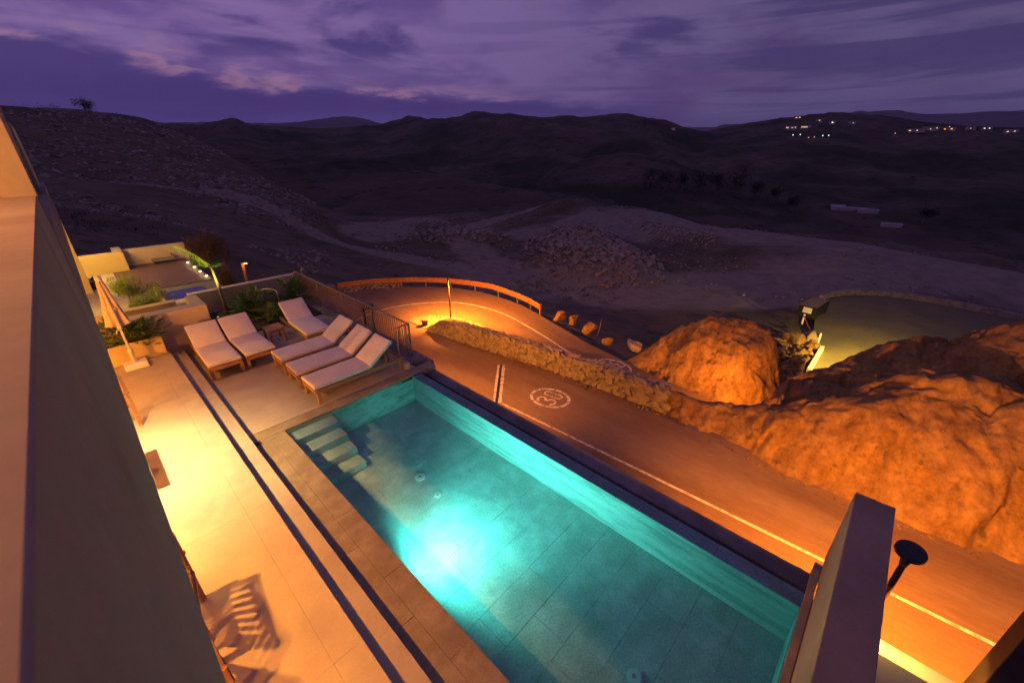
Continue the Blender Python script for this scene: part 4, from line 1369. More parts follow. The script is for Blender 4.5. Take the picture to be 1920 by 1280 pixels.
# palm with one long lit frond
pm = empty('palm_tree', (2.42, 13.98, 0.04))
tag(pm, 'slender young palm leaning over the garden wall with one long lit frond', 'palm tree')
tube('trunk', [(0, 0, 0), (-0.005, 0, 0.4), (-0.01, 0.0, 0.8), (-0.03, 0, 1.2), (-0.04, 0, 1.48)], [0.055, 0.045, 0.04, 0.035, 0.025], M['bark'], pm, 9)
for a, l, up0, dr, seed in ((180, 1.0, 1.5, 0.5, 1), (20, 0.30, 0.9, 1.0, 2), (75, 0.26, 1.2, 0.9, 3), (300, 0.28, 1.0, 1.0, 4), (150, 0.42, 1.3, 0.8, 5)):
    r_ = random.Random(seed)
    d = Vector((math.cos(R(a)), math.sin(R(a)), up0)).normalized()
    q = Vector((-0.04, 0, 1.46))
    pts = []
    for i in range(26):
        pts.append(q.copy())
        q = q + d * l / 25
        d = (d + Vector((0, 0, -dr / 25 * 1.2))).normalized()
    fr_ = tube('frond', pts, [0.014 * (1 - i / 30) for i in range(26)], M['leaf_b'], pm, 5)
    V, F = [], []
    for i in range(3, 26):
        dd_ = (pts[i] - pts[i - 1]).normalized()
        sd = dd_.cross(Vector((0, 0, 1))).normalized()
        for s in (-1, 1):
            for h in ((0,) if l > 0.6 else (0, 0.5)):
                pp = pts[i - 1].lerp(pts[i], h)
                ll = l * (0.40 if l > 0.6 else 0.7) * (1 - 0.55 * abs(i / 25 - 0.45)) * r_.uniform(0.8, 1.1)
                blade(V, F, pp, sd * s * 0.75 + dd_ * 0.45 + Vector((0, 0, -0.30)), ll, 0.034, 1.0, r_, 3)
    mesh('leaflets', V, F, M['leaf_a'] if seed != 1 else M['leaf_b'], fr_)


gsp = empty('added_frond_spotlight', (2.05, 13.2, 0.045))  # added lamp, not a known fixture of the bed; brightens the long frond
tag(gsp, 'small added spotlight at the foot of the palm, brightening its frond', 'spotlight')
tube('spike', [(0, 0, 0), (0, 0, 0.12)], 0.012, M['black'], gsp, 6)
tube('lamp_body', [(0, 0, 0.12), (-0.01, 0.04, 0.19)], [0.035, 0.045], M['black'], gsp, 12)
tube('lamp_glass', [(-0.01, 0.0405, 0.1905), (-0.0105, 0.042, 0.193)], 0.036, M['lamp_warm'], gsp, 12)
lamp('added_frond_light', 'SPOT', (-0.015, 0.05, 0.22), 500.0, (1.0, 0.85, 0.22), gsp, 0.03, target=(0.0, 0.75, 1.9), angle=70, blend=0.6)


def bush(name, loc, rx, rz, n, leaf, mat, label, seed, cat='shrub', stem=0.3, group=None, blades=False):
    r = random.Random(seed)
    t = empty(name, loc)
    tag(t, label, cat, group)
    V, F = [], []
    lobes = [(Vector((r.gauss(0, 0.38), r.gauss(0, 0.38), r.gauss(0, 0.33))), r.uniform(0.4, 0.72)) for _ in range(7)]
    for i in range(n):
        c, s = lobes[r.randrange(7)]
        d = Vector((r.gauss(0, 1), r.gauss(0, 1), r.gauss(0, 1))).normalized() * r.uniform(0.35, 1.0) ** 0.5 * s
        p = c + d
        p = Vector((p.x * rx, p.y * rx, stem + rz + p.z * rz))
        if p.z < 0.02:
            continue
        dd_ = Vector((r.gauss(0, 1), r.gauss(0, 1), r.gauss(0.3, 0.7)))
        blade(V, F, p, dd_, leaf * r.uniform(0.7, 1.3), leaf * (0.07 if blades else 0.45), 0.6, r, 1 if not blades else 3)
    mesh('foliage', V, F, mat, t)
    P0 = [(0, 0, 0), (0.02 * rx, 0, stem), (0, 0, stem + rz)]
    tube('stem', P0, [0.05 * rx + 0.01, 0.04 * rx + 0.008, 0.01], M['bark'], t, 6)
    return t


bush('round_shrub', (0.62, 15.2, 0.32), 0.46, 0.42, 3600, 0.10, M['leaf_b'], 'round clipped shrub lit yellow behind the parasol', 11, stem=0.25)
bush('round_shrub', (0.78, 14.2, 0.32), 0.42, 0.30, 2600, 0.095, M['leaf_b'], 'lower shrub beside the plunge pool, right of the parasol top', 12, stem=0.15)
bush('feathery_bush', (2.95, 17.2, 0.0), 0.55, 0.66, 2600, 0.26, M['leaf_r'], 'tall feathery rust brown bush behind the palm frond', 13, stem=0.75, blades=True)
cl = empty('grass_column', (3.08, 16.3, -0.2))
tag(cl, 'narrow column of dry reeds right of the palm trunk', 'plant')
V, F = [], []
r_ = random.Random(9)
for k in range(240):
    a = r_.uniform(0, 6.28)
    blade(V, F, (r_.gauss(0, 0.07), r_.gauss(0, 0.07), 0), (0.10 * math.cos(a), 0.10 * math.sin(a), 1), r_.uniform(0.6, 1.3), 0.03, 0.15, r_, 3)
mesh('foliage', V, F, M['leaf_r'], cl)
V, F = [], []
for k in range(30):
    a = r_.uniform(0, 6.28)
    blade(V, F, (0, 0, 0.26), (math.cos(a) * 0.6, math.sin(a) * 0.6, r_.uniform(0.5, 1.2)), r_.uniform(0.14, 0.24), 0.04, 0.6, r_, 3)
mesh('foliage', V, F, M['leaf_c'], pot)

# garden shower pipe and bollard lamp
shw = empty('garden_shower', (3.40, 12.3, 0.04))
tag(shw, 'thin bent metal shower pipe behind the corner lounger', 'shower')
tube('pipe', [(0, 0, 0), (0, 0, 0.80), (-0.02, 0.02, 0.86), (-0.08, 0.10, 0.885), (-0.24, 0.32, 0.885)], 0.014, M['galv'], shw, 8)
tube('shower_head', [(-0.24, 0.32, 0.88), (-0.24, 0.32, 0.86)], [0.02, 0.06], M['galv'], shw, 14)
bo = empty('bollard_lamp', (3.6, 16.0, -0.35))
tag(bo, 'slim rust coloured bollard lamp on the slope behind the garden wall', 'lamp')
box('post', (-0.035, 0.035, -0.035, 0.035, 0.0, 1.32), M['corten'], bo, bev=0.004)
box('head', (-0.035, 0.16, -0.04, 0.04, 1.321, 1.35), M['corten'], bo, bev=0.004)
box('lamp_glass', (0.05, 0.15, -0.03, 0.03, 1.314, 1.3205), M['lamp_warm'], bo, bev=0)
lamp('bollard_light', 'POINT', (0.10, -0.05, 1.28), 8.0, (1.0, 0.5, 0.15), bo, 0.03)

# ================================================================== roadside
# rubble stone wall between the two lanes
sw = empty('stone_wall', (0, 0, 0))
tag(sw, 'long rubble stone wall between the two lanes of the hairpin', 'wall')
WP = smooth_path([(12.85, 19.3), (13.0, 18.0), (13.08, 16.5), (13.32, 13.8), (13.5, 11.4), (13.62, 8.0), (13.62, 6.3), (13.6, 4.9)], 90)
V = []
for i, p in enumerate(WP):
    d = (WP[min(i + 1, 89)] - WP[max(i - 1, 0)]).normalized()
    s = Vector((-d.y, d.x, 0))          # points to the lower lane side
    if s.x < 0:
        s = -s
    t = i / 89
    h = 0.30 + 0.75 * S(t * 6) + 0.03 * noise.noise(p * 2)
    zb = zroad(p.x, p.y)
    for off, z in ((0.06, zb - 0.3), (0.06, zb + h - 0.06), (0.52, zb + h - 0.08), (0.60, zb - 2.2)):
        q = p + s * off
        V.append((q.x, q.y, z))
mesh('core', V, grid_faces(90, 4), M['mortar'], sw)
stones = [hull_mesh('stone', 300 + k, 1, 1, 1, 12) for k in range(14)]
for me in stones:
    me.materials.append(M['wallstone'])
cum = [0.0]
for a, b in zip(WP[:-1], WP[1:]):
    cum.append(cum[-1] + (b - a).length)


def along_wall(s):
    k = int(np.searchsorted(cum, s)) - 1
    k = min(max(k, 0), 88)
    f = (s - cum[k]) / (cum[k + 1] - cum[k])
    return WP[k].lerp(WP[k + 1], f), (WP[k + 1] - WP[k]).normalized()


cnt = 0
for row in range(5):
    s = rnd.uniform(0, 0.2)
    while s < cum[-1] - 0.1:
        big = 1.7 if s > cum[-1] - 1.5 else 1.0
        w = rnd.uniform(0.26, 0.46) * big
        hh = 0.225 * rnd.uniform(0.95, 1.35)
        p, d = along_wall(min(s + w / 2, cum[-1]))
        t = s / cum[-1]
        h = 0.30 + 0.75 * S(t * 6)
        zc = 0.08 + row * 0.215 + rnd.uniform(-0.04, 0.04)
        if zc < h and cnt < 270:
            n_ = Vector((d.y, -d.x, 0))
            if n_.x > 0:
                n_ = -n_
            q = p + n_ * -0.03
            o = link('stone', stones[rnd.randrange(14)], None, sw, loc=(q.x, q.y, zroad(q.x, q.y) + zc))
            o.scale = (w * 1.22, 0.20, hh * 1.30 * (1.25 if big > 1 else 1))
            o.rotation_euler = (rnd.choice((0, math.pi)), rnd.uniform(-0.25, 0.25), math.atan2(d.y, d.x))
            cnt += 1
        s += w * 0.93
tops = []
for k in range(620):
    s = rnd.uniform(0, cum[-1])
    p, d = along_wall(s)
    n_ = Vector((-d.y, d.x, 0))
    if n_.x < 0:
        n_ = -n_
    q = p + n_ * rnd.uniform(0.0, 0.56)
    h = 0.30 + 0.75 * S(s / cum[-1] * 6)
    tops.append((q.x, q.y, zroad(p.x, p.y) + h - 0.07, rnd.uniform(0.14, 0.30)))
stone_field('capping_rubble', tops, M['wallstone'], 5, parent=sw, flat=0.35)
bn_ = empty('litter_bin', (13.3, 20.1, zroad(13.3, 20.1)))
tag(bn_, 'small dark bin at the left end of the stone wall', 'bin')
tube('bin_body', [(0, 0, 0), (0, 0, 0.42)], [0.17, 0.2], M['black'], bn_, 12, smooth=False)
tube('rim', [(0, 0, 0.421), (0, 0, 0.46)], [0.215, 0.215], M['corten'], bn_, 12, smooth=False)

# guard rail round the outside of the hairpin
gr = empty('guard_rail', (0, 0, 0))
tag(gr, 'orange lit steel guard rail curving round the outside of the hairpin', 'guard rail')
GP = smooth_path([(13.6, 32.6), (15.6, 31.7), (17.3, 30.3), (18.95, 28.4), (20.2, 25.9), (20.9, 23.1), (21.08, 20.3), (20.95, 18.4), (20.6, 16.9)], 60)
prof = [(0.0, 0.0), (0.05, 0.07), (0.05, 0.14), (0.0, 0.21), (0.05, 0.28), (0.05, 0.35), (0.0, 0.42)]
V = []
for i, p in enumerate(GP):
    d = (GP[min(i + 1, 59)] - GP[max(i - 1, 0)]).normalized()
    s = Vector((-d.y, d.x, 0))
    if s.dot(Vector((14, 20, 0)) - p) < 0:
        s = -s
    z0 = zroad(min(p.x, 20.6), p.y) + 0.20
    for u, z in prof:
        q = p + s * u
        V.append((q.x, q.y, z0 + z))
mesh('rail_beam', V, grid_faces(60, len(prof)), M['corten'], gr, True)
pme = box_mesh('post', (-0.05, 0.05, -0.03, 0.03, -0.9, 0.60), 0.004)
pme.materials.append(M['metal'])
for k in range(11):
    p = GP[min(int(k * 5.9), 59)]
    out = (p - Vector((14, 20, 0))).normalized() * 0.10
    link('post', pme, None, gr, loc=(p.x + out.x, p.y + out.y, zroad(min(p.x, 20.6), p.y)), rz=math.atan2(out.y, out.x))
link('end_plate', box_mesh('end_plate', (-0.1, 0.1, -0.04, 0.04, -0.5, 0.62), 0.01), M['corten'], gr, loc=(20.58, 16.8, zroad(20.5, 16.8)))

# rubble along the verge at the start of the rail
sp = []
for k in range(420):
    t = rnd.random()
    x = 10.2 + 7.0 * t + rnd.gauss(0, 0.35)
    y = 33.6 - 1.0 * t - 2.4 * t * t + rnd.gauss(0, 0.5)
    sp.append((x, y, zroad(13, y) + rnd.uniform(-0.05, 0.30) * (1 - t * 0.6), rnd.uniform(0.12, 0.48)))
stone_field('verge_rubble', sp, M['gravel'], 11)
for k, (x, y, s, lab) in enumerate([(13.2, 33.0, (1.1, 0.8, 0.7), 'pale block of stone where the guard rail starts'), (15.0, 32.1, (1.5, 0.8, 0.45), 'flat pale slab under the guard rail'), (16.4, 31.3, (1.3, 0.7, 0.4), 'pale slab under the first curve of the guard rail'),
                                    (12.0, 33.4, (0.8, 0.7, 0.6), 'pale stone at the edge of the rubble, left of the guard rail')]):
    boulder('boulder', (x, y, zroad(13, y) + 0.15), s, 70 + k, lab, M['gravel'], 'pale stones under the guard rail')
# stones at the foot of the rock face
sp = []
for k in range(200):
    y = rnd.uniform(-9, 5)
    xb = np.interp(y, [-9, -4.3, -1.2, 0.1, 1.7, 3.6, 5], [13.0, 12.85, 12.55, 12.62, 12.98, 13.4, 13.6]) - abs(rnd.gauss(0, 0.10))
    sp.append((xb, y, zroad(xb, y) + 0.01, rnd.uniform(0.03, 0.11)))
stone_field('scree_at_rock_foot', sp, M['rock'], 21)


# ------------------------------------------------------------------ street lamps
def street_lamp(loc, h, rot, power, label, aim=(0.5, 0.0), angle=155):
    t = empty('street_lamp', loc)
    tag(t, label, 'street lamp', 'street lamps along the road')
    box('base_plate', (-0.14, 0.14, -0.14, 0.14, 0.0, 0.03), M['galv'], t, bev=0.004)
    tube('pole', [(0, 0, 0.03), (0, 0, h - 0.08)], [0.048, 0.040], M['pole'], t, 10)
    c, s = math.cos(rot), math.sin(rot)
    hd = empty('lamp_head', (0, 0, h))
    hd.parent = t
    hd.rotation_euler = (0, 0, rot)
    V = []
    nseg = 22
    for z, sc in ((-0.030, 0.92), (-0.022, 1.0), (0.012, 1.0), (0.032, 0.84), (0.040, 0.45)):
        for k in range(nseg):
            a = 2 * math.pi * k / nseg
            V.append((0.25 + 0.235 * sc * math.cos(a), 0.185 * sc * math.sin(a), z))
    F = [tuple(range(nseg))[::-1], tuple(range(4 * nseg, 5 * nseg))]
    for j in range(4):
        for k in range(nseg):
            k2 = (k + 1) % nseg
            F.append((j * nseg + k, j * nseg + k2, (j + 1) * nseg + k2, (j + 1) * nseg + k))
    mesh('housing', V, F, M['black'], hd)
    tube('neck', [(0, 0, -0.10), (0.01, 0, -0.03), (0.12, 0, 0.0)], [0.045, 0.06, 0.05], M['black'], hd, 10)
    box('lamp_glass', (0.12, 0.42, -0.09, 0.09, -0.036, -0.0305), M['lamp_sodium'], hd, bev=0)
    lamp('street_light', 'SPOT', (0.27, 0, -0.06), power, SODIUM, hd, 0.08, target=(0.27 + aim[0], aim[1], -1.06), angle=angle, blend=0.6)
    return t


street_lamp((14.72, 19.3, zroad(14.7, 19.3) + 0.03), 3.05, R(10), 11500.0, 'rust coloured street lamp post standing at the head of the stone wall', aim=(0.3, 0.0), angle=155)
street_lamp((6.83, -1.38, zroad(6.9, -1.4)), 3.62, R(-12), 9500.0, 'street lamp with black oval head just beyond the privacy wall', aim=(0.8, 0.0), angle=140)
street_lamp((5.55, 11.75, zroad(5.6, 11.7)), 5.05, R(30), 8500.0, 'street lamp whose black head shows between railing and lounger', aim=(0.8, 0.0), angle=135)
street_lamp((15.75, 2.9, -6.4), 1.30, R(20), 3200.0, 'street lamp hidden behind the rock face, lighting the outcrop', aim=(0.9, 0.3), angle=165)

# ================================================================== yard below with low wall, container, chain
plat = sheet('concrete_yard', [(58.4, 4.9), (56, 4.3), (50.5, 4.2), (45, 3.4), (42.5, 2.3), (36.5, 2.2), (31.5, 0.5), (31, -12), (58, -22), (64, -14), (65.6, -8), (65.9, -3), (65.0, 0.5), (62.5, 3.2)],
             lambda x, y: -11.9, 2.0, M['platform'])
yw = empty('yard_wall', (0, 0, 0))
tag(yw, 'low pale kerb wall curving round the far side of the yard', 'wall')
YP = smooth_path([(58.4, 5.0), (61, 4.3), (63.6, 2.6), (65.4, 0.2), (66.2, -4), (65.6, -9), (63.6, -14.5), (59, -21)], 22)
for k, (a, b) in enumerate(zip(YP[:-1], YP[1:])):
    d = b - a
    o = box('wall_block', (0.01, d.length - 0.01, -0.22, 0.22, -0.5, 0.62), M['concrete'], yw, bev=0.02)
    o.location = (a.x, a.y, -11.9)
    o.rotation_euler = (0, 0, math.atan2(d.y, d.x))
ct = empty('site_container', (51.6, 4.9, -11.88), R(-8))
ct.scale = (0.8, 0.8, 0.8)
tag(ct, 'dark ribbed site container with a pale panel on its end at the yard entrance', 'container')
box('body', (-1.7, 3.4, -1.0, 1.0, 0.25, 1.75), M['black'], ct, bev=0.05)
for k in range(10):
    box('roof_rib', (-1.62 + 0.5 * k, -1.36 + 0.5 * k, -0.95, 0.95, 1.751, 1.83), M['metal'], ct, bev=0.02)
box('end_panel', (-1.75, -1.701, -0.55, 0.45, 0.85, 1.6), M['white'], ct, bev=0.01)
for sx in (-1.1, 2.8):
    for sy in (-0.9, 0.9):
        tube('wheel', [(sx, sy - 0.12, 0.35), (sx, sy + 0.12, 0.35)], 0.36, M['black'], ct, 14, smooth=False)
tg = empty('chain_barrier', (0, 0, 0))
tag(tg, 'red chain hung between two short posts across the yard entrance', 'barrier')
A, B = Vector((48.6, 5.0, -11.0)), Vector((44.0, 2.9, -11.0))
for p in (A, B):
    tube('post', [(p.x, p.y, -11.95), (p.x, p.y, -10.85)], 0.09, M['white'], tg, 8)
tube('chain', [A.lerp(B, i / 14) - Vector((0, 0, 0.55 * math.sin(math.pi * i / 14))) for i in range(15)], 0.05, M['red'], tg, 6)
kb = box('kerb_beam', (36.8, 42.6, 2.25, 2.55, -11.95, -11.45), M['white'], bev=0.02)
tag(kb, 'pale concrete beam along the near edge of the yard entrance', 'kerb')
sp = []
for k in range(420):
    x = rnd.uniform(31, 43)
    y = 2.9 + rnd.random() ** 1.3 * 4.5
    sp.append((x, y, -11.7 + rnd.uniform(-0.2, 0.5) + 0.10 * (43 - x), rnd.uniform(0.25, 0.95)))
stone_field('yard_rubble', sp, M['rock'], 31)
boulder('boulder', (43.0, 3.6, -11.0), (1.6, 1.5, 1.4), 91, 'pale round boulder at the chain across the yard entrance', M['gravel'])
boulder('boulder', (41.2, 4.5, -10.9), (1.9, 1.7, 1.5), 92, 'large tan boulder behind the pale one at the yard entrance', M['rock'])
yl = empty('yard_lamp', (35.5, -5.5, -11.9))
tag(yl, 'yard lamp hidden behind the rock, lighting the concrete yard', 'street lamp')
tube('pole', [(0, 0, 0), (0, 0, 4.2)], [0.09, 0.06], M['galv'], yl, 8)
box('housing', (-0.1, 0.5, -0.15, 0.15, 4.2, 4.28), M['black'], yl, bev=0.01)
box('lamp_glass', (0.05, 0.45, -0.1, 0.1, 4.18, 4.199), M['lamp_warm'], yl, bev=0)
lamp('yard_light', 'SPOT', (0.25, 0, 4.12), 52000.0, (1.0, 0.62, 0.09), yl, 0.1, target=(2.0, 1.0, 0.0), angle=128, blend=0.8)

# ================================================================== spoil heaps and scrub on the slopes
def heap_stones(name, bi, n, smin, smax, spread, seed, mat=M['spoil']):
    bx_, by_, h, sa, sb, an = BUMPS[bi]
    ca, sn = math.cos(an), math.sin(an)
    r = random.Random(seed)
    sp_ = []
    while len(sp_) < n:
        u, v = r.gauss(0, 0.48) * spread, r.gauss(0, 0.48) * spread
        if u * u + v * v > 1.25:
            continue
        u *= sa
        v *= sb
        x, y = bx_ + u * sn + v * ca, by_ + u * ca - v * sn
        sp_.append((x, y, 0, smin * (smax / smin) ** (r.random() ** 2.6)))
    z = ground_z(np.array([p[0] for p in sp_]), np.array([p[1] for p in sp_]))
    return stone_field(name, [(p[0], p[1], zz + rough(p[0], p[1], math.hypot(p[0], p[1])) + 0.1 * p[3], p[3]) for p, zz in zip(sp_, z)], mat, seed)


heap_stones('spoil_heap_stones', 0, 5200, 0.14, 1.5, 1.2, 41)
heap_stones('spoil_heap_stones', 2, 1300, 0.3, 1.5, 1.0, 42)
heap_stones('spoil_heap_stones', 3, 900, 0.3, 1.1, 1.0, 43)
heap_stones('spoil_heap_stones', 5, 500, 0.3, 1.2, 1.1, 45)
# scree over the left hillside
sp = []
while len(sp) < 4200:
    a = R(rnd.uniform(-4, 22))
    r0 = rnd.uniform(48, 180)
    x, y = math.sin(a) * r0, math.cos(a) * r0
    if noise.fractal(Vector((x * 0.03, y * 0.03, 4)), 0.9, 2.0, 4) < -0.05:
        continue
    sp.append((x, y, 0, (0.12 + 0.9 * rnd.random() ** 3) * (0.6 + r0 / 160)))
z = ground_z(np.array([p[0] for p in sp]), np.array([p[1] for p in sp]))
stone_field('hillside_scree', [(p[0], p[1], zz + rough(p[0], p[1], math.hypot(p[0], p[1])), p[3]) for p, zz in zip(sp, z)], M['spoil'], 51)


sp = []
while len(sp) < 3000:
    a = R(rnd.uniform(28, 98))
    r0 = rnd.uniform(60, 135)
    x, y = math.sin(a) * r0, math.cos(a) * r0
    if noise.fractal(Vector((x * 0.05, y * 0.05, 8)), 0.9, 2.0, 4) < 0.02 or (x > 30 and -22 < y < 6 and x < 68):
        continue
    sp.append((x, y, 0, 0.10 + 0.55 * rnd.random() ** 3))
z = ground_z(np.array([p[0] for p in sp]), np.array([p[1] for p in sp]))
stone_field('quarry_floor_stones', [(p[0], p[1], zz + rough(p[0], p[1], math.hypot(p[0], p[1])) + 0.05, p[3]) for p, zz in zip(sp, z)], M['spoil'], 52)


def scrub(name, spots, mat, seed, leaf=0.5, per=26):
    r = random.Random(seed)
    V, F = [], []
    for x, y, z, s in spots:
        for k in range(per):
            d = Vector((r.gauss(0, 1), r.gauss(0, 1), abs(r.gauss(0, 0.8)))).normalized() * r.uniform(0.3, 1) * s
            p = Vector((x, y, z)) + Vector((d.x, d.y, d.z * 0.8))
            blade(V, F, p, (r.gauss(0, 1), r.gauss(0, 1), r.gauss(0.4, 0.6)), leaf * s * r.uniform(0.5, 1.0), leaf * s * 0.5, 0.5, r, 1)
    return tag(mesh(name, V, F, mat), kind='stuff')


sp = []
while len(sp) < 900:
    a = R(rnd.uniform(-4, 62))
    r0 = math.exp(rnd.uniform(math.log(30), math.log(210)))
    x, y = math.sin(a) * r0, math.cos(a) * r0
    if r0 < 44 and math.degrees(a) > 16:
        continue
    if noise.fractal(Vector((x * 0.025, y * 0.025, 9)), 0.9, 2.0, 4) < 0.1:
        continue
    sp.append((x, y, gz(x, y), rnd.uniform(0.25, 0.8) * (0.7 + r0 / 140)))
scrub('hillside_scrub', sp, M['leaf_c'], 61)

from mathutils.bvhtree import BVHTree
hill_trees = []
for o in bpy.data.objects:
    if o.name.startswith('hills') or o.name == 'ground':
        hill_trees.append(BVHTree.FromPolygons([v.co for v in o.data.vertices], [tuple(p.vertices) for p in o.data.polygons]))


def surf(x, y):
    best = -1e9
    for t in hill_trees:
        h = t.ray_cast(Vector((x, y, 900)), Vector((0, 0, -1)))
        if h[0] is not None and h[0].z > best:
            best = h[0].z
    return best


def site(az_deg, tan):
    """where the line of sight at this bearing and slope meets the hills"""
    d = Vector(slope_pt(az_deg, tan, 1.0)) - Vector((0, 0, CAM_H))
    best = None
    for t in hill_trees:
        h = t.ray_cast(Vector((0, 0, CAM_H)) + d * 25, d)
        if h[0] is not None and (best is None or h[0].length < best.length):
            best = h[0]
    return best


sp = []
while len(sp) < 3600:
    a = R(rnd.uniform(10, 104))
    r0 = math.exp(rnd.uniform(math.log(190), math.log(900)))
    x, y = math.sin(a) * r0, math.cos(a) * r0
    if noise.fractal(Vector((x * 0.007, y * 0.007, 2)), 0.9, 2.0, 4) < 0.0:
        continue
    z = surf(x, y)
    if z > -900:
        sp.append((x, y, z, rnd.uniform(0.8, 2.4) * (0.6 + r0 / 500)))
scrub('valley_scrub', sp, M['leaf_c'], 62, per=16)


def big_tree(name, x, y, z, h, label, seed, group):
    r = random.Random(seed)
    t = empty(name, (x, y, z))
    tag(t, label, 'tree', group)
    tube('trunk', [(0, 0, -0.5), (0.02 * h, 0, h * 0.35), (0, 0.02 * h, h * 0.8)], [0.05 * h, 0.035 * h, 0.01 * h], M['bark'], t, 7)
    V, F = [], []
    lobes = [(Vector((r.gauss(0, 0.16), r.gauss(0, 0.16), 0.60 + r.gauss(0, 0.13))), r.uniform(0.20, 0.34)) for _ in range(9)]
    for i in range(1400):
        c, s = lobes[r.randrange(9)]
        d = Vector((r.gauss(0, 1), r.gauss(0, 1), r.gauss(0, 1))).normalized() * r.uniform(0.4, 1) * s
        blade(V, F, (c + d) * h, (r.gauss(0, 1), r.gauss(0, 1), r.gauss(0.2, 0.6)), h * 0.10, h * 0.075, 0.5, r, 1)
    mesh('crown', V, F, M['leaf_c'], t)
    return t


for k, (a, tn, h, lab) in enumerate([(64, -0.075, 9, 'tree at the left end of the dark valley wood'), (66, -0.082, 11, 'second tree of the valley wood beyond the quarry plateau'), (68, -0.080, 10, 'third tree of the valley wood beyond the quarry plateau'),
                                     (70, -0.086, 13, 'broad tree in the middle of the valley wood'), (72, -0.088, 12, 'tree right of the broad one in the valley wood'), (74, -0.084, 14, 'tallest tree of the valley wood'),
                                     (76, -0.092, 10, 'tree right of the tallest in the valley wood'), (78, -0.100, 9, 'tree at the right end of the valley wood'), (80, -0.112, 8, 'small tree left of the white greenhouse'), (91, -0.118, 8, 'small tree right of the white greenhouse')]):
    p = site(a, tn)
    if p is not None:
        big_tree('valley_tree', p.x, p.y, p.z, h * 1.7, lab, 500 + k, 'trees in the valley')
p = Vector((math.sin(R(4.2)), math.cos(R(4.2)), 0)) * 212
big_tree('hilltop_tree', p.x, p.y, gz(p.x, p.y) - 0.3, 6.0, 'lone tree on the skyline of the left hill', 77, None)
dry = empty('dry_sapling', (20.3, 12.0, -6.1))
tag(dry, 'thin bare sapling among the roadside boulders', 'sapling')
tube('stem', [(0, 0, 0), (0.05, -0.1, 0.6), (0.1, -0.12, 1.2)], [0.03, 0.02, 0.006], M['bark'], dry, 5)
tube('twig', [(0.05, -0.1, 0.6), (-0.15, 0.1, 0.95)], [0.014, 0.004], M['bark'], dry, 5)


# ================================================================== far houses with lit windows
def house(az_deg, tan, w, d, h, label, lights, flat=True, lampmat='lamp_window', rot=None):
    p = site(az_deg, tan)
    if p is None:
        return
    t = empty('far_house', (p.x, p.y, p.z - 0.5), R(-az_deg) if rot is None else rot)
    tag(t, label, 'house', 'houses on the far hillside')
    box('wall', (-w / 2, w / 2, -d / 2, d / 2, -2, h), M['house'], t, bev=0)
    box('roof', (-w / 2 - 0.4, w / 2 + 0.4, -d / 2 - 0.4, d / 2 + 0.4, h + 0.01, h + 0.5), M['roof'], t, bev=0)
    for x, z, ww, hh in lights:
        box('window', (x - ww / 2, x + ww / 2, -d / 2 - 0.12, -d / 2 - 0.02, z, z + hh), M[lampmat], t, bev=0)


house(78.3, 0.0500, 16, 8, 5, 'house with orange lit windows highest on the far hill', [(-3, 1.5, 3, 1.6), (3, 1.5, 3, 1.6)], lampmat='lamp_orange')
house(77.9, 0.0340, 20, 9, 5, 'long lit house above the floodlit court', [(-6, 1, 4, 1.8), (2, 1, 2, 1.5), (7, 1.2, 2, 1.5)])
house(79.2, 0.0345, 18, 9, 5, 'house with a pale lit front right of the long one above the court', [(-2, 1, 10, 1.5)])
house(80.2, 0.0440, 10, 8, 5, 'small house with a single lit window near the hill crest', [(1, 1.5, 2, 1.5)])
house(81.4, 0.0400, 10, 8, 5, 'small house with one white light on the far slope', [(0, 1.5, 2, 1.5)], lampmat='lamp_white')
house(83.0, 0.0385, 12, 8, 5, 'dim house right of the single white light', [(2, 1.5, 1.4, 1.0)])
house(88.0, 0.0245, 26, 10, 5, 'wide house lit orange at the left of the right hand village', [(-8, 1.2, 3, 1.5), (2, 1.2, 2, 1.5)], lampmat='lamp_orange')
house(89.0, 0.0262, 24, 10, 6, 'two storey house in the right hand village', [(-8, 2, 2, 1.5), (0, 1.0, 1.6, 1.5), (8, 2.5, 1.6, 1.5)])
house(90.2, 0.0255, 20, 10, 5, 'house beside the bright orange street light in the right hand village', [(-5, 1.2, 2, 1.5), (4, 1.2, 2.6, 1.5)], lampmat='lamp_orange')
house(91.6, 0.0255, 14, 9, 5, 'low house right of the village centre', [(0, 1.5, 1.4, 1.0)])
house(92.6, 0.0250, 14, 9, 5, 'house with two white lights between village and picture edge', [(-3, 1.5, 1.4, 1.0), (3, 1.5, 1.4, 1.0)], lampmat='lamp_white')
house(94.1, 0.0200, 18, 9, 5, 'lit house at the right edge of the view', [(-4, 1, 2.4, 1.6), (4, 1.4, 2.0, 1.6)])
house(66.0, 0.0365, 8, 7, 4, 'tiny house with a faint light on the middle hill', [(0, 1.2, 1.2, 0.9)])
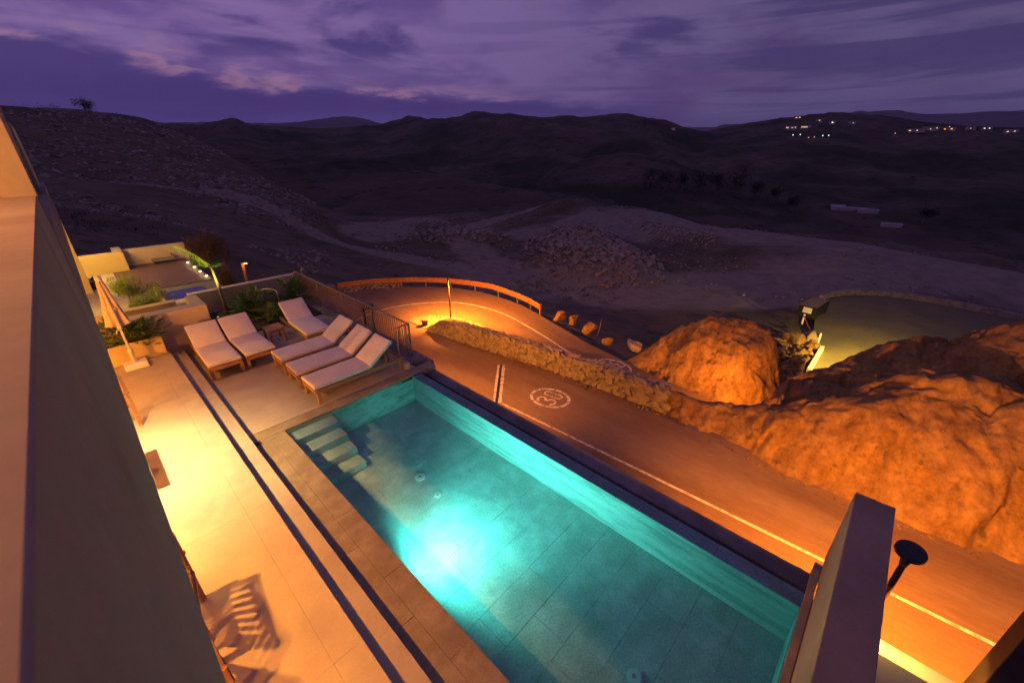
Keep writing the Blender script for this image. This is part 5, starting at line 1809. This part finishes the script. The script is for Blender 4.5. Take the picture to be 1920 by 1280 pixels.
for k, (a, tn, mt, lab) in enumerate([(78.25, 0.0232, 'lamp_white', 'floodlight mast at the left corner of the far court'), (78.9, 0.0236, 'lamp_white', 'second floodlight mast of the far court'), (80.9, 0.0212, 'lamp_white', 'third floodlight mast of the far court'),
                                      (81.4, 0.0212, 'lamp_white', 'floodlight mast at the right corner of the far court'), (80.2, 0.0190, 'lamp_window', 'low lamp in front of the far court'), (79.7, 0.0185, 'lamp_window', 'lowest lamp in front of the far court'),
                                      (88.3, 0.0285, 'lamp_orange', 'street light left of the wide village house'), (90.2, 0.0300, 'lamp_orange', 'brightest orange street light of the right hand village'), (86.6, 0.0225, 'lamp_orange', 'street light at the left end of the village')]):
    p = site(a, tn - 0.006)
    if p is None:
        continue
    t = empty('far_lamp', (p.x, p.y, p.z - 0.5))
    tag(t, lab, 'lamp', 'lamps on the far hillside')
    hgt = 0.006 * p.length
    tube('mast', [(0, 0, 0), (0, 0, hgt)], 0.15, M['galv'], t, 5)
    bm = bmesh.new()
    bmesh.ops.create_icosphere(bm, subdivisions=1, radius=0.75)
    link('lamp_glass', bm_mesh('lamp_glass', bm), M[mt], t, loc=(0, 0, hgt + 0.5))
for k, (a, tn, w, lab) in enumerate([(85.0, -0.1035, 22, 'long white roofed greenhouse in the valley'), (84.0, -0.1005, 9, 'small white roofed shed left of the greenhouse'), (86.6, -0.1050, 12, 'white roofed shed right of the greenhouse'), (88.8, -0.1261, 12, 'low white roofed shed nearest the plateau')]):
    p = site(a, tn)
    if p is None:
        continue
    t = empty('farm_shed', (p.x, p.y, p.z - 0.3), R(-a + 6))
    tag(t, lab, 'shed', 'white roofed farm sheds in the valley')
    w *= p.length / 420
    box('wall', (-w / 2, w / 2, -2.5, 2.5, -2, 2.0), M['house'], t, bev=0)
    V = [(-w / 2 - 0.2, -2.9, 2.01), (w / 2 + 0.2, -2.9, 2.01), (w / 2 + 0.2, 0, 3.1), (-w / 2 - 0.2, 0, 3.1), (w / 2 + 0.2, 2.9, 2.01), (-w / 2 - 0.2, 2.9, 2.01)]
    mesh('roof', V, [(0, 1, 2, 3), (3, 2, 4, 5), (0, 3, 5), (1, 4, 2)], M['sheet'], t)


# ================================================================== evening haze in the valley
hz = bpy.data.materials.new('evening_haze')
hz.use_nodes = True
hz.node_tree.nodes.clear()
ht = NT(hz.node_tree)
pvn = ht.n('ShaderNodeVolumePrincipled', {'Color': (0.82, 0.80, 0.95, 1.0), 'Density': 0.00005, 'Anisotropy': 0.0})
ht.n('ShaderNodeOutputMaterial', {'Volume': pvn.outputs[0]})
hzb = box('haze', (-3300, 8300, -5000, 8300, -420, 640), hz, bev=0)
tag(hzb, kind='stuff')
